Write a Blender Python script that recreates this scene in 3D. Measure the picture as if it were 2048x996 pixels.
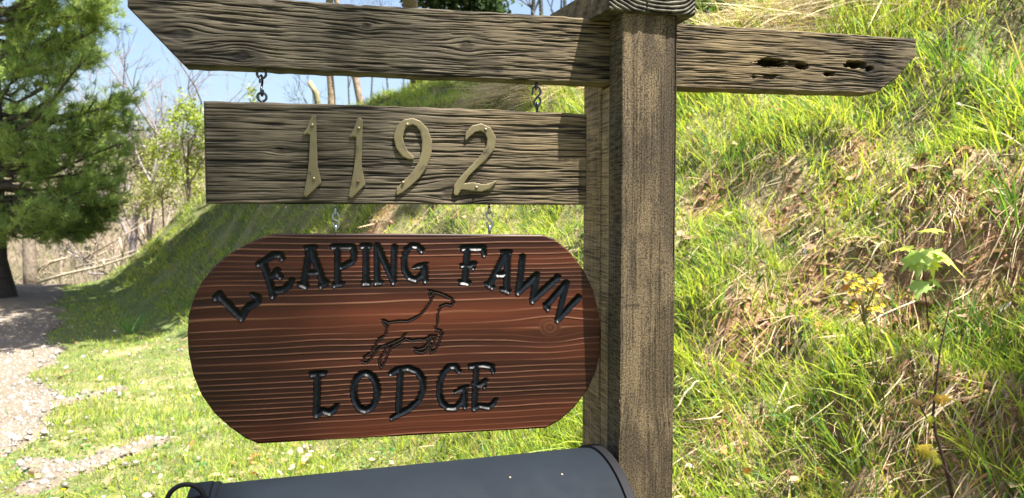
import bpy, math, random
import numpy as np
from mathutils import Matrix, Vector
R = math.radians
rng = np.random.default_rng(11)
random.seed(11)
S = bpy.context.scene
for o in list(bpy.data.objects): bpy.data.objects.remove(o)
COL = S.collection

# ------------------------------------------------------------------ camera, light, sky
EYE = np.array([0.0, 0.0, 1.55]); PITCH = R(3.0); FPX = 1480.0
cam = bpy.data.cameras.new("camera"); camo = bpy.data.objects.new("camera", cam); COL.objects.link(camo)
camo.location = EYE; camo.rotation_euler = (R(90) - PITCH, 0, 0)
cam.sensor_width = 36; cam.lens = FPX / 2048 * 36; cam.clip_start = .05; cam.clip_end = 5000
cam.dof.use_dof = True; cam.dof.focus_distance = 1.22; cam.dof.aperture_fstop = 9.0
S.camera = camo
TH = R(14.0)
U = np.array([math.cos(TH), math.sin(TH), 0]); W = np.array([math.sin(TH), -math.cos(TH), 0]); Z = np.array([0, 0, 1.])
SUN = .27 * U + .285 * W + 1.0 * Z; SUN /= np.linalg.norm(SUN)          # direction towards the sun
sl = bpy.data.lights.new("sun", 'SUN'); sl.energy = 5.0; sl.angle = R(.53); sl.color = (1, .95, .86)
so = bpy.data.objects.new("sun", sl); COL.objects.link(so); so.location = (3, -2, 12)
so.rotation_euler = Vector(SUN).to_track_quat('Z', 'Y').to_euler()
wd = bpy.data.worlds.new("World"); S.world = wd; wd.use_nodes = True
nt = wd.node_tree; bg = nt.nodes['Background']
sky = nt.nodes.new('ShaderNodeTexSky'); sky.sky_type = 'NISHITA'; sky.sun_disc = False
sky.sun_elevation = math.asin(SUN[2]); sky.sun_rotation = math.atan2(SUN[0], SUN[1])
sky.air_density = 1.0; sky.dust_density = 3.5; sky.ozone_density = 1.2
nt.links.new(sky.outputs[0], bg.inputs[0]); bg.inputs[1].default_value = .066
S.view_settings.view_transform = 'Standard'; S.view_settings.look = 'None'
S.view_settings.exposure = 2.15; S.view_settings.gamma = 1

# ------------------------------------------------------------------ geometry of the view (used to survey positions)
def ray(px, py):
    x = (px - 1024) / FPX; y = -(py - 498) / FPX
    c, s = math.cos(PITCH), math.sin(PITCH)
    return np.array([x, c + s * y, -s + c * y])
def at_depth(px, py, Y):
    d = ray(px, py); return EYE + d * (Y / d[1])
class Frame:
    def __init__(s, O, U, V, W): s.O, s.U, s.V, s.W = [np.array(a, float) for a in (O, U, V, W)]
    def hit(s, px, py, w=0.0):
        d = ray(px, py); t = ((s.O + s.W * w - EYE) @ s.W) / (d @ s.W); P = EYE + d * t - s.O
        return P @ s.U, P @ s.V
    def hits(s, pts, w=0.0): return np.array([s.hit(a[0], a[1], w) for a in pts])
    def mat(s):
        M = Matrix.Identity(4)
        for i in range(3):
            M[i][0] = s.U[i]; M[i][1] = s.V[i]; M[i][2] = s.W[i]; M[i][3] = s.O[i]
        return M
    def world(s, u, v, w): return s.O + s.U * u + s.V * v + s.W * w
A = Frame(at_depth(1217, 300, 1.22), U, Z, W)          # front plane of the crossarm, origin at the post's left face

# ------------------------------------------------------------------ noise
def _h(ix, iy, seed):
    n = (ix.astype(np.int64) * 374761393 + iy.astype(np.int64) * 668265263 + seed * 1442695041) & 0xffffffff
    n = ((n ^ (n >> 13)) * 1274126177) & 0xffffffff
    n = (n ^ (n >> 16)) & 0xffff
    return n / 65535.0
def noise(x, y, seed=0):
    x = np.asarray(x, float); y = np.asarray(y, float)
    x, y = np.broadcast_arrays(x, y)
    ix = np.floor(x); iy = np.floor(y); fx = x - ix; fy = y - iy
    fx = fx * fx * (3 - 2 * fx); fy = fy * fy * (3 - 2 * fy)
    a = _h(ix, iy, seed); b = _h(ix + 1, iy, seed); c = _h(ix, iy + 1, seed); d = _h(ix + 1, iy + 1, seed)
    return (a * (1 - fx) + b * fx) * (1 - fy) + (c * (1 - fx) + d * fx) * fy
def fbm(x, y, seed=0, o=3):
    s = 0; a = .5; t = 0
    for i in range(o):
        s = s + a * noise(x * 2 ** i, y * 2 ** i, seed + i * 7); t += a; a *= .5
    return s / t
def sst(a, b, x):
    t = np.clip((x - a) / (b - a), 0, 1); return t * t * (3 - 2 * t)

# ------------------------------------------------------------------ object helpers
WM = {}
def par(o, p):
    o.parent = p; o.matrix_parent_inverse = WM[p.name].inverted()
def thing(name, loc, label, cat, group=None):
    o = bpy.data.objects.new(name, None); COL.objects.link(o); o.location = [float(a) for a in loc]; o.empty_display_size = .1
    WM[o.name] = Matrix.Translation(Vector(o.location)); tag(o, label, cat, group); return o
def tag(o, label=None, cat=None, group=None, kind=None):
    if label: o['label'] = label
    if cat: o['category'] = cat
    if group: o['group'] = group
    if kind: o['kind'] = kind
    return o
def meshdata(name, V, quads=None, tris=None, col=None, smooth=True, polys=None):
    me = bpy.data.meshes.new(name)
    V = np.asarray(V, np.float32).reshape(-1, 3)
    loops = []; tot = []
    if quads is not None and len(quads):
        q = np.asarray(quads, np.int32).reshape(-1, 4); loops.append(q.ravel()); tot.append(np.full(len(q), 4, np.int32))
    if tris is not None and len(tris):
        q = np.asarray(tris, np.int32).reshape(-1, 3); loops.append(q.ravel()); tot.append(np.full(len(q), 3, np.int32))
    if polys:
        for p in polys: loops.append(np.asarray(p, np.int32)); tot.append(np.array([len(p)], np.int32))
    L = np.concatenate(loops); T = np.concatenate(tot)
    me.vertices.add(len(V)); me.vertices.foreach_set('co', V.ravel())
    me.loops.add(len(L)); me.loops.foreach_set('vertex_index', L)
    me.polygons.add(len(T)); st = np.concatenate([[0], np.cumsum(T)[:-1]]).astype(np.int32)
    me.polygons.foreach_set('loop_start', st); me.polygons.foreach_set('loop_total', T)
    if smooth: me.polygons.foreach_set('use_smooth', np.ones(len(T), bool))
    me.update(calc_edges=True); me.validate()
    if col is not None:
        c = np.ones((len(V), 4), np.float32); c[:, :3] = col
        at = me.color_attributes.new('Col', 'FLOAT_COLOR', 'POINT'); at.data.foreach_set('color', c.ravel())
    return me
def obj(name, me, mat, parent=None, M=None):
    o = bpy.data.objects.new(name, me); COL.objects.link(o)
    if mat: me.materials.append(mat)
    M = M or Matrix.Identity(4); o.matrix_world = M; WM[o.name] = M.copy()
    if parent:
        par(o, parent); o.matrix_basis = M
    return o
class MB:                                   # mesh collector for tubes, polygons
    def __init__(s): s.v = []; s.f = []; s.c = []; s.n = 0
    def add(s, V, F, c=(1, 1, 1)):
        V = np.asarray(V, float).reshape(-1, 3); s.v.append(V); s.f += [[i + s.n for i in f] for f in F]
        s.c.append(np.broadcast_to(np.asarray(c, float), (len(V), 3))); s.n += len(V)
    def tube(s, P, r, n=6, c=(1, 1, 1), cap=True, closed=False):
        P = np.asarray(P, float); m = len(P); r = np.broadcast_to(np.asarray(r, float), (m,))
        T = np.empty_like(P)
        for i in range(m):
            a = P[(i + 1) % m] if (closed or i < m - 1) else P[i]
            b = P[i - 1] if (closed or i > 0) else P[i]
            T[i] = a - b
        T /= np.linalg.norm(T, axis=1)[:, None] + 1e-12
        up = np.array([0, 0, 1.]) if abs(T[0][2]) < .9 else np.array([1., 0, 0])
        N = np.cross(T[0], up); N /= np.linalg.norm(N); V = []
        ang = np.arange(n) * 2 * math.pi / n
        for i in range(m):
            N = N - T[i] * (N @ T[i]); N /= np.linalg.norm(N) + 1e-12; B = np.cross(T[i], N)
            V.append(P[i] + r[i] * (np.cos(ang)[:, None] * N + np.sin(ang)[:, None] * B))
        V = np.concatenate(V); F = []
        for i in range(m if closed else m - 1):
            a = i * n; b = ((i + 1) % m) * n
            for k in range(n): F.append([a + k, a + (k + 1) % n, b + (k + 1) % n, b + k])
        if cap and not closed: F.append(list(range(n))[::-1]); F.append([(m - 1) * n + k for k in range(n)])
        s.add(V, F, c)
    def me(s, name, smooth=True, col=False):
        V = np.concatenate(s.v)
        q = [f for f in s.f if len(f) == 4]; t = [f for f in s.f if len(f) == 3]; p = [f for f in s.f if len(f) > 4]
        return meshdata(name, V, q, t, np.concatenate(s.c) if col else None, smooth, p)

# ------------------------------------------------------------------ materials
def newmat(name):
    m = bpy.data.materials.new(name); m.use_nodes = True; n = m.node_tree
    return m, n, n.nodes['Principled BSDF'], n.nodes['Material Output']
def node(n, t, **kw):
    x = n.nodes.new(t)
    for k, v in kw.items():
        if k.startswith('i_'): x.inputs[k[2:].replace('_', ' ')].default_value = v
        else: setattr(x, k, v)
    return x
def ramp(n, src, stops):
    r = n.nodes.new('ShaderNodeValToRGB'); e = r.color_ramp.elements
    while len(e) < len(stops): e.new(.5)
    for k, (p, c) in enumerate(stops): e[k].position = p; e[k].color = (*c, 1)
    n.links.new(src, r.inputs[0]); return r.outputs[0]
def mixc(n, fac, a, b, mode='MIX'):
    m = n.nodes.new('ShaderNodeMix'); m.data_type = 'RGBA'; m.blend_type = mode
    for s, v in ((m.inputs['Factor'], fac), (m.inputs['A'], a), (m.inputs['B'], b)):
        if isinstance(v, (int, float)): s.default_value = v
        elif isinstance(v, tuple): s.default_value = (*v, 1)
        else: n.links.new(v, s)
    return m.outputs['Result']
def texnoise(n, scale, vec3=(1, 1, 1), detail=4, coord='Object', rough=.6):
    tc = n.nodes.new('ShaderNodeTexCoord'); mp = n.nodes.new('ShaderNodeMapping'); mp.inputs['Scale'].default_value = vec3
    n.links.new(tc.outputs[coord], mp.inputs[0])
    t = n.nodes.new('ShaderNodeTexNoise'); t.inputs['Scale'].default_value = scale; t.inputs['Detail'].default_value = detail
    t.inputs['Roughness'].default_value = rough
    n.links.new(mp.outputs[0], t.inputs['Vector']); return t.outputs['Fac']
def bump(n, b, h, strength, dist):
    x = n.nodes.new('ShaderNodeBump'); x.inputs['Strength'].default_value = strength; x.inputs['Distance'].default_value = dist
    n.links.new(h, x.inputs['Height']); n.links.new(x.outputs[0], b.inputs['Normal'])

def weathered(name, dark, light, warm, stretch, rough=.85, fibre=.6):
    """bare old timber: Col.r = grain height, Col.g = darkening (weather stain, holes, painted shade), Col.b = grey to tan tone"""
    m, n, b, out = newmat(name)
    at = node(n, 'ShaderNodeVertexColor', layer_name='Col'); sp = n.nodes.new('ShaderNodeSeparateColor'); n.links.new(at.outputs[0], sp.inputs[0])
    lc = mixc(n, sp.outputs[2], light, warm)
    fine = texnoise(n, 1.0, stretch, 3)
    fib = ramp(n, texnoise(n, 1.0, tuple(.85 * a for a in stretch), 2), [(.36, (.28, .26, .25)), (.56, (1.18, 1.16, 1.14))])
    f2 = node(n, 'ShaderNodeMath', operation='MULTIPLY_ADD'); n.links.new(fine, f2.inputs[0]); f2.inputs[1].default_value = 2.2; f2.inputs[2].default_value = -1.1
    gr = node(n, 'ShaderNodeMath', operation='MULTIPLY_ADD'); n.links.new(sp.outputs[0], gr.inputs[0]); gr.inputs[1].default_value = .92; gr.inputs[2].default_value = .04
    f3 = node(n, 'ShaderNodeMath', operation='ADD', use_clamp=True); n.links.new(gr.outputs[0], f3.inputs[0]); n.links.new(f2.outputs[0], f3.inputs[1])
    c = mixc(n, f3.outputs[0], dark, lc)
    blot = ramp(n, texnoise(n, 9, (1, 1, 1), 4), [(.3, (.72, .72, .75)), (.7, (1.15, 1.12, 1.08))])
    c = mixc(n, 1.0, c, blot, 'MULTIPLY')
    c = mixc(n, fibre, c, mixc(n, 1.0, c, fib, 'MULTIPLY'))
    c = mixc(n, sp.outputs[1], c, mixc(n, 1.0, c, (.22, .21, .22), 'MULTIPLY'))
    n.links.new(c, b.inputs['Base Color']); b.inputs['Roughness'].default_value = rough; b.inputs['Specular IOR Level'].default_value = .25
    bump(n, b, fine, .5, .0009)
    return m
M_arm = weathered('weathered_oak_arm', (.0055, .0045, .0035), (.088, .078, .059), (.165, .125, .068), (20, 400, 400))
M_post = weathered('weathered_post_wood', (.014, .011, .007), (.092, .076, .050), (.148, .110, .062), (440, 440, 42), .85, 1.0)
M_rear = weathered('bounce_lit_post_wood', (.06, .044, .024), (.23, .175, .105), (.32, .235, .13), (440, 440, 22), .85, .8)  # rear wood lightened: bounced light put into the colour

def stained():
    m, n, b, out = newmat('stained_varnished_pine')
    at = node(n, 'ShaderNodeVertexColor', layer_name='Col'); sp = n.nodes.new('ShaderNodeSeparateColor'); n.links.new(at.outputs[0], sp.inputs[0])
    fine = texnoise(n, 1.0, (5, 260, 260), 4)
    base = mixc(n, sp.outputs[2], (.009, .0026, .0018), (.064, .0165, .0066))
    base = mixc(n, fine, mixc(n, 1.0, base, (.62, .6, .6), 'MULTIPLY'), mixc(n, 1.0, base, (1.35, 1.3, 1.25), 'MULTIPLY'))
    c = mixc(n, sp.outputs[0], base, (.13, .058, .031))
    c = mixc(n, sp.outputs[1], c, mixc(n, 1.0, c, (.3, .28, .28), 'MULTIPLY'))
    n.links.new(c, b.inputs['Base Color']); b.inputs['Roughness'].default_value = .45
    b.inputs['Specular IOR Level'].default_value = .18
    bump(n, b, fine, .35, .0006)
    return m
M_stain = stained()
def simple(name, col, rough=.6, metal=0, nscale=0, nvar=.3, bstr=0, bdist=.001, coat=0):
    m, n, b, out = newmat(name); b.inputs['Roughness'].default_value = rough; b.inputs['Metallic'].default_value = metal
    b.inputs['Base Color'].default_value = (*col, 1); b.inputs['Coat Weight'].default_value = coat
    if nscale:
        t = texnoise(n, nscale, detail=5)
        c = ramp(n, t, [(.25, tuple(a * (1 - nvar) for a in col)), (.75, tuple(a * (1 + nvar) for a in col))])
        n.links.new(c, b.inputs['Base Color'])
        if bstr: bump(n, b, t, bstr, bdist)
    return m
M_black = simple('glossy_black_letter_paint', (.004, .0055, .0075), .38, 0, 90, .5, .25, .0008)
M_black.node_tree.nodes['Principled BSDF'].inputs['Specular IOR Level'].default_value = .13
M_line = simple('dark_carved_line_paint', (.008, .005, .004), .7, 0, 90, .4, .3, .0006)
def brass():
    m, n, b, out = newmat('tarnished_brass')
    t = texnoise(n, 38, detail=6, rough=.7)
    c = ramp(n, t, [(.3, (.03, .025, .015)), (.42, (.115, .095, .048)), (.7, (.15, .125, .062))])
    n.links.new(c, b.inputs['Base Color']); b.inputs['Metallic'].default_value = .35; b.inputs['Roughness'].default_value = .5
    bump(n, b, t, .25, .0006); return m
M_line.node_tree.nodes['Principled BSDF'].inputs['Specular IOR Level'].default_value = .1
M_brass = brass()
M_rivet = simple('brass_nail_head', (.25, .21, .12), .35, .7)
M_rust = simple('rusty_screw', (.10, .035, .015), .8)
M_iron = simple('dark_zinc_wire', (.06, .07, .08), .35, .85)
M_zinc = simple('bright_zinc_wire', (.30, .34, .36), .3, .9)
def mailbox_mat():
    m, n, b, out = newmat('black_mailbox_enamel')
    t = texnoise(n, 7, detail=5)
    n.links.new(ramp(n, t, [(.3, (.004, .0065, .0105)), (.7, (.006, .0095, .015))]), b.inputs['Base Color'])  # blue in the base colour stands in for reflected sky
    t2 = texnoise(n, 30, detail=4)
    n.links.new(ramp(n, t2, [(.3, (.74,) * 3), (.7, (.84,) * 3)]), b.inputs['Roughness'])
    b.inputs['Specular IOR Level'].default_value = .15
    bump(n, b, texnoise(n, 5, detail=2), .25, .004)
    return m
M_mail = mailbox_mat()
M_mailrim = simple('mailbox_rim_black', (.005, .005, .007), .7); M_mailrim.node_tree.nodes['Principled BSDF'].inputs['Specular IOR Level'].default_value = .15
def leafmat(name, transl=.4, rough=.5, spec=.3):
    m, n, b, out = newmat(name)
    at = node(n, 'ShaderNodeVertexColor', layer_name='Col')
    n.links.new(at.outputs[0], b.inputs['Base Color']); b.inputs['Roughness'].default_value = rough; b.inputs['Specular IOR Level'].default_value = spec
    tr = n.nodes.new('ShaderNodeBsdfTranslucent')
    n.links.new(mixc(n, 1.0, at.outputs[0], (1.25, 1.2, .7), 'MULTIPLY'), tr.inputs[0])
    ms = n.nodes.new('ShaderNodeMixShader'); ms.inputs[0].default_value = transl
    n.links.new(b.outputs[0], ms.inputs[1]); n.links.new(tr.outputs[0], ms.inputs[2]); n.links.new(ms.outputs[0], out.inputs[0])
    return m
M_grass = leafmat('grass_blade', .5, .45, .3)
M_straw = leafmat('dry_grass_blade', .2, .7, .15)
M_leaf = leafmat('tree_leaf', .4, .45, .3)
M_needle = leafmat('pine_needle', .42, .5, .3)
def vcol(name, rough=.85, nscale=40, bstr=.5, bdist=.004):
    m, n, b, out = newmat(name); at = node(n, 'ShaderNodeVertexColor', layer_name='Col')
    t = texnoise(n, nscale, detail=5)
    c = mixc(n, 1.0, at.outputs[0], ramp(n, t, [(.3, (.55, .53, .5)), (.7, (1.5, 1.47, 1.42))]), 'MULTIPLY')
    n.links.new(c, b.inputs['Base Color']); b.inputs['Roughness'].default_value = rough; b.inputs['Specular IOR Level'].default_value = .2
    bump(n, b, t, bstr, bdist); return m
M_ground = vcol('soil_and_litter', .95, 55, 1.0, .02)
M_gravel = vcol('gravel', .9, 60, .8, .01)
M_bark = vcol('bark', .9, 18, .8, .02)
M_twig = vcol('twig_bark', .85, 60, .3, .002)
M_stone = vcol('gravel_stone', .85, 80, .3, .002)

# ------------------------------------------------------------------ terrain
def HB(d, s):
    base = np.interp(d, [-.6, 0, .25, .7, 1.3, 2, 2.8, 4.2, 5.4, 9, 40], [0, .05, .2, .62, 1.3, 2.12, 2.88, 3.50, 4.05, 5.3, 14])
    cap = 2.70 + .30 * sst(-1.0, -2.8, s) + 1.45 * sst(2, 9, s) + (.03 + .07 * sst(2, 6, s)) * (d - 3)
    k = .12
    h = np.clip(.5 + .5 * (cap - base) / k, 0, 1)
    return cap * (1 - h) + base * h - k * h * (1 - h)
def ds(x, y): return .82 * (x + 1.5) + .57 * (y - 5), -.57 * (x + 1.5) + .82 * (y - 5)
def Hbase(x, y):
    x = np.asarray(x, float); y = np.asarray(y, float)
    wob = .35 * (noise(x * .35, y * .35, 5) - .5)
    d, s = ds(x, y); d = d + wob
    z = HB(d, s)
    yc = 15.3 + .5 * (noise(x * .5, 3.3, 8) - .5)
    drop = np.clip(y - yc, 0, None); z = z - np.minimum(.62 * drop, 3.6 + np.maximum(z, 0))
    z = z + 12.6 * sst(28, 85, y + .1 * x) * (1 + .25 * (noise(x * .03, y * .03, 6) - .5)) - 9 * sst(120, 300, y)
    far = sst(20, 60, np.hypot(x, y)) ; z = z * (1 - .9 * sst(60, 400, np.abs(x)))
    z = np.where(d < 0, z - .3 * sst(3, 12, -d) * (1 - far), z)
    return z
def Hm(x, y):
    """terrain with its small lumps and grass terraces"""
    x = np.asarray(x, float); y = np.asarray(y, float)
    d, s = ds(x, y); b = sst(.1, .8, d) * (1 - sst(20, 40, y))
    z = Hbase(x, y) + .03 * (fbm(x * 3, y * 3, 21) - .5)
    q = fbm(s * 1.9 + 3, d * 3.4, 31, 3); z = z + b * .17 * (sst(.35, .62, q) - .5) + b * .10 * (fbm(x * 7, y * 7, 33, 2) - .5)
    z = z + 1.2 * (fbm(x * .15, y * .15, 40) - .5) * sst(22, 45, y)
    return z
def hit_ground(px, py, tmax=60):
    d = ray(px, py); t = np.arange(1.2, tmax, .01); P = EYE + d * t[:, None]
    below = P[:, 2] < Hm(P[:, 0], P[:, 1]); i = np.argmax(below)
    return P[i] if below.any() else P[-1]
def proj(P):
    P = np.asarray(P, float) - EYE; c, s = math.cos(PITCH), math.sin(PITCH)
    f = P[..., 1] * c - P[..., 2] * s; u = P[..., 2] * c + P[..., 1] * s
    return 1024 + FPX * P[..., 0] / f, 498 - FPX * u / f
def axis_pts(fine0, fine1, step, out0, out1):
    a = np.arange(fine0, fine1, step); lo = []; hi = []; st = step; x = fine0
    while x > out0: st *= 1.06; x -= st; lo.append(x)
    st = step; x = fine1 - step
    while x < out1: st *= 1.06; x += st; hi.append(x)
    return np.array(lo[::-1] + list(a) + hi)
# dry, bare places on the bank, surveyed from the photograph: (px, py, radius in metres, strength)
DRYPX = [(1880, 330, .22, 1), (1990, 500, .26, 1.2), (1500, 650, .20, .9), (1640, 560, .2, .9), (1590, 620, .16, .8), (1790, 650, .2, 1.1), (1700, 650, .14, 1),
         (1720, 330, .12, .7), (1560, 430, .14, .6), (1410, 420, .14, .6), (1440, 870, .14, .9), (1560, 850, .15, 1), (1890, 830, .2, .9),
         (1980, 860, .16, .9), (1820, 900, .2, 1), (1650, 940, .16, .8), (750, 440, .3, .9), (1660, 400, .1, .8), (1730, 480, .12, .7), (1930, 620, .15, .8), (540, 740, .1, .5)]
DRY = [(*hit_ground(a, b)[:2], r, k) for a, b, r, k in DRYPX]
def dry_mask(x, y):
    m = .5 * sst(.66, .78, fbm(x * 2.4 + 9, y * 2.4, 51, 3))
    for a, b, r, k in DRY:
        dd = np.hypot(x - a, y - b) / r + .9 * (noise(x * 9, y * 9, 52) - .5)
        m = np.maximum(m, k * (1 - sst(.6, 1.25, dd)))
    d, s = ds(x, y); m = np.maximum(m, .85 * sst(2.35, 2.65, d + .3 * noise(x * 3, y * 3, 4)) * (1 - sst(1.5, 3, s)))
    return np.clip(m, 0, 1)
def road_mask(x, y):
    """1 on the gravel drive and its washed-out patches"""
    d, s = ds(x, y)
    edge = -1.52 + .075 * s - .35 * sst(1.6, 0, s) + .35 * (noise(x * 1.6, y * 1.6, 61) - .5) + .12 * (noise(x * 6, y * 6, 62) - .5)
    r = sst(.08, -.08, d - edge) * sst(-5.2, -4.9, d)
    return r
PATCH = [((70, 975), (310, 885), .11), ((130, 805), (235, 780), .07), ((60, 930), (110, 945), .10), ((560, 735), (560, 735), .03)]
PG = []
for a, b, r in PATCH[:3]: PG.append((hit_ground(*a)[:2], hit_ground(*b)[:2], r))
def patch_mask(x, y):
    m = np.zeros_like(x)
    for a, b, r in PG:
        ab = b - a; t = np.clip(((x - a[0]) * ab[0] + (y - a[1]) * ab[1]) / (ab @ ab + 1e-9), 0, 1)
        dd = np.hypot(x - a[0] - t * ab[0], y - a[1] - t * ab[1]) / r + 1.1 * (fbm(x * 5, y * 5, 63) - .5)
        m = np.maximum(m, sst(1.15, .8, dd))
    return m
xs = axis_pts(-1.9, 4.0, .045, -1800, 1800); ys = axis_pts(1.6, 6.6, .046, -1500, 2500)
X, Y = np.meshgrid(xs, ys); Zg = Hm(X, Y)
def grid_quads(nx, ny):
    i = np.arange(nx - 1); j = np.arange(ny - 1); I, J = np.meshgrid(i, j); a = (J * nx + I).ravel()
    return np.stack([a, a + 1, a + nx + 1, a + nx], 1)
dm = dry_mask(X, Y); f1 = fbm(X * 6, Y * 6, 71)
soil = np.array([.085, .066, .040]); lit = np.array([.34, .27, .17]); grn = np.array([.05, .075, .02]); hillc = np.array([.12, .10, .07])
c = soil + (lit - soil) * np.clip(.35 * dm + .9 * sst(.45, .75, f1), 0, 1)[..., None]
earth = np.zeros_like(X)
for a, b, q_, k_ in DRY: earth = np.maximum(earth, sst(1.0, .4, np.hypot(X - a, Y - b) / q_ + .9 * (f1 - .5)))
c = c + (np.array([.23, .125, .07]) * (.7 + .6 * f1[..., None]) - c) * (.75 * earth)[..., None]
dd_, ss_ = ds(X, Y); nearflat = sst(1.0, 0, dd_)
c = c + (grn * 1.8 - c) * (.62 * (1 - dm) * (.55 + .45 * nearflat) + .25 * sst(7, 10, Y)).clip(0, .85)[..., None]
farm = sst(15.5, 18, Y)[..., None]; hc = hillc * (.7 + .6 * fbm(X * .4, Y * .4, 72))[..., None]
c = c * (1 - farm) + hc * farm
g = meshdata('ground', np.stack([X, Y, Zg], -1), grid_quads(len(xs), len(ys)), None, c.reshape(-1, 3))
tag(obj('ground', g, M_ground), kind='structure')
# gravel drive: its own sheet, coming up out of the ground where the gravel lies
gx = np.arange(-13, -1.2, .05); gy = np.arange(1.0, 16.5, .05); GX, GY = np.meshgrid(gx, gy)
rm = np.maximum(road_mask(GX, GY), patch_mask(GX, GY)); GZ = Hm(GX, GY) + .05 * (rm - .5)
gc = np.array([.130, .113, .092]) * (.75 + .5 * fbm(GX * 2, GY * 2, 73))[..., None] * np.array([1, .97, .95])
track = sst(.62, .75, fbm(GX * 1.1, GY * .5, 74))[..., None]; gc = gc * (1 - .35 * track) + np.array([.13, .10, .065]) * .35 * track
kq = grid_quads(len(gx), len(gy)); keep = rm.ravel()[kq].max(1) > .02; kq = kq[keep]
uq, inv = np.unique(kq, return_inverse=True)
VV = np.stack([GX, GY, GZ], -1).reshape(-1, 3)[uq]
tag(obj('gravel_drive', meshdata('gravel_drive', VV, inv.reshape(-1, 4), None, gc.reshape(-1, 3)[uq]), M_gravel), kind='structure')

# ------------------------------------------------------------------ timber
def grain(u, v, seed, fu=12, fv=330, knots=(), warp=.004, wav=.0016):
    """u runs along the board, v across; returns ridge height 0..1: long fine ridges with thin dark furrows"""
    vv = v + warp * (noise(u * 3.1, v * 9, seed) - .5) * 2 + wav * (noise(u * 26, v * 40, seed + 5) - .5) * 2
    kn = np.zeros_like(u)
    for ku, kv, r in knots:
        du = u - ku; dv = v - kv; e = np.exp(-((du / (3.4 * r)) ** 2 + (dv / (1.9 * r)) ** 2)); vv = vv - dv * e * .8
        rr = np.hypot(du / 1.5, dv) / r + .35 * (noise(u * 150, v * 150, seed + 8) - .5); kn = np.maximum(kn, 1 - sst(.6, 1.15, rr))
    n1 = noise(u * fu, vv * fv, seed + 1); n2 = noise(u * fu * 2.3, vv * fv * 1.9, seed + 2); n0 = noise(u * fu * .5, vv * fv * .45, seed + 3)
    g = .46 * n1 + .24 * n2 + .30 * n0
    rel = sst(.25, .7, noise(u * 7, v * 22, seed + 6)); g = sst(.30 - .10 * (1 - rel), .58, g)
    g = g * (.86 + .14 * noise(u * 60, v * 900, seed + 9))
    return g * (1 - .75 * kn) + .25 * kn * noise(u * 220, v * 260, seed + 4), kn
def plank(name, fr, us, bounds, nv, thick, dfn, mat, parent, amp, back_bev=.001):
    nu = len(us); vb, vt = bounds(us); t = np.linspace(0, 1, nv)
    Ug = np.repeat(us[None], nv, 0); Vg = vb[None] + (vt - vb)[None] * t[:, None]
    h, col = dfn(Ug, Vg)
    ed = np.minimum(np.minimum(Vg - vb[None], vt[None] - Vg), .003) / .003
    ed = np.minimum(ed, np.minimum(np.abs(Ug - us[0]), np.abs(us[-1] - Ug)).clip(0, .003) / .003)
    w = h - .002 * (1 - ed) ** 2
    Vf = np.stack([Ug, Vg, w], -1).reshape(-1, 3)
    q = grid_quads(nu, nv)
    idx = np.arange(nu * nv).reshape(nv, nu)
    loop = np.concatenate([idx[0, :-1], idx[:-1, -1], idx[-1, :0:-1], idx[:0:-1, 0]])
    m = len(loop); n0 = len(Vf)
    rings = [Vf]; cols = [col.reshape(-1, 3)]; qs = [q]; prev = loop
    for k, ww in enumerate((-.35 * thick, -.7 * thick, -thick)):
        P = Vf[loop].copy(); P[:, 2] = ww; rings.append(P); cols.append(cols[0][loop]); cur = n0 + np.arange(m) + k * m
        nx = np.roll(cur, -1); pn = np.roll(prev, -1)
        qs.append(np.stack([prev, cur, nx, pn], 1)); prev = cur
    me = meshdata(name, np.concatenate(rings), np.concatenate(qs), None, np.concatenate(cols), True, [list(prev[::-1])])
    return obj(name, me, mat, parent, fr.mat())

post_base = A.world(.045, 0, -.03); post_base[2] = Hm(post_base[0], post_base[1])
signpost = thing('signpost', post_base, 'weathered square wooden signpost with a long pointed crossarm and square cap', 'signpost')

# crossarm outline in the arm plane
ct = A.hits([(250, -26), (640, 3), (1200, 36), (1600, 61), (1834, 76)]); cb = A.hits([(368, 131), (640, 143), (1200, 168), (1400, 178), (1748, 188)])
e0 = A.hit(254, -6)[0]; lch = A.hits([(254, 14), (368, 131)]); rch = A.hits([(1748, 188), (1790, 160), (1812, 136), (1833, 112)]); u1 = A.hit(1834, 90)[0]
us = np.linspace(e0, u1, 440)
def arm_bounds(u):
    vt = np.interp(u, ct[:, 0], ct[:, 1]); vb = np.interp(u, cb[:, 0], cb[:, 1])
    vb = np.where(u < lch[1, 0], np.interp(u, [e0, lch[0, 0], lch[1, 0]], [lch[0, 1] + .004, lch[0, 1], lch[1, 1]]), vb)
    vb = np.where(u > rch[0, 0], np.interp(u, rch[:, 0], rch[:, 1]), vb)
    vt = vt - .0012 * noise(u * 90, 1.0, 3) - .002 * sst(.7, .9, noise(u * 30, 2.0, 4)); vb = vb + .0015 * noise(u * 60, 2.0, 5)
    return vb, vt
KA = [(*A.hit(362, 69), .010), (*A.hit(482, 112), .008), (*A.hit(733, 52), .005), (*A.hit(933, 93), .009), (*A.hit(1738, 139), .008)]
HO = [(1540, 125, 37, 9, .03), (1606, 133, 14, 7, .03), (1660, 148, 13, 5.5, .03), (1712, 129, 30, 9, .03), (1738, 138, 7, 6, .02), (1540, 153, 18, 5, .006), (1585, 128, 26, 6, .006), (1508, 153, 4, 5, .004)]
HOu = [(*A.hit(a, b), rx / 1195, ry / 1195, dp) for a, b, rx, ry, dp in HO]
STA = [(400, 110, 70, 30, .6), (350, 60, 60, 30, .4), (500, 115, 30, 20, .6), (830, 70, 90, 25, .5), (1530, 170, 300, 8, .4), (1745, 130, 34, 60, .9), (1715, 95, 50, 18, .6), (1800, 90, 25, 14, .6), (1790, 130, 8, 40, .4), (1640, 85, 60, 8, .5)]  # weather stains; those at the right tip are branch shadow put into colour
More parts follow.
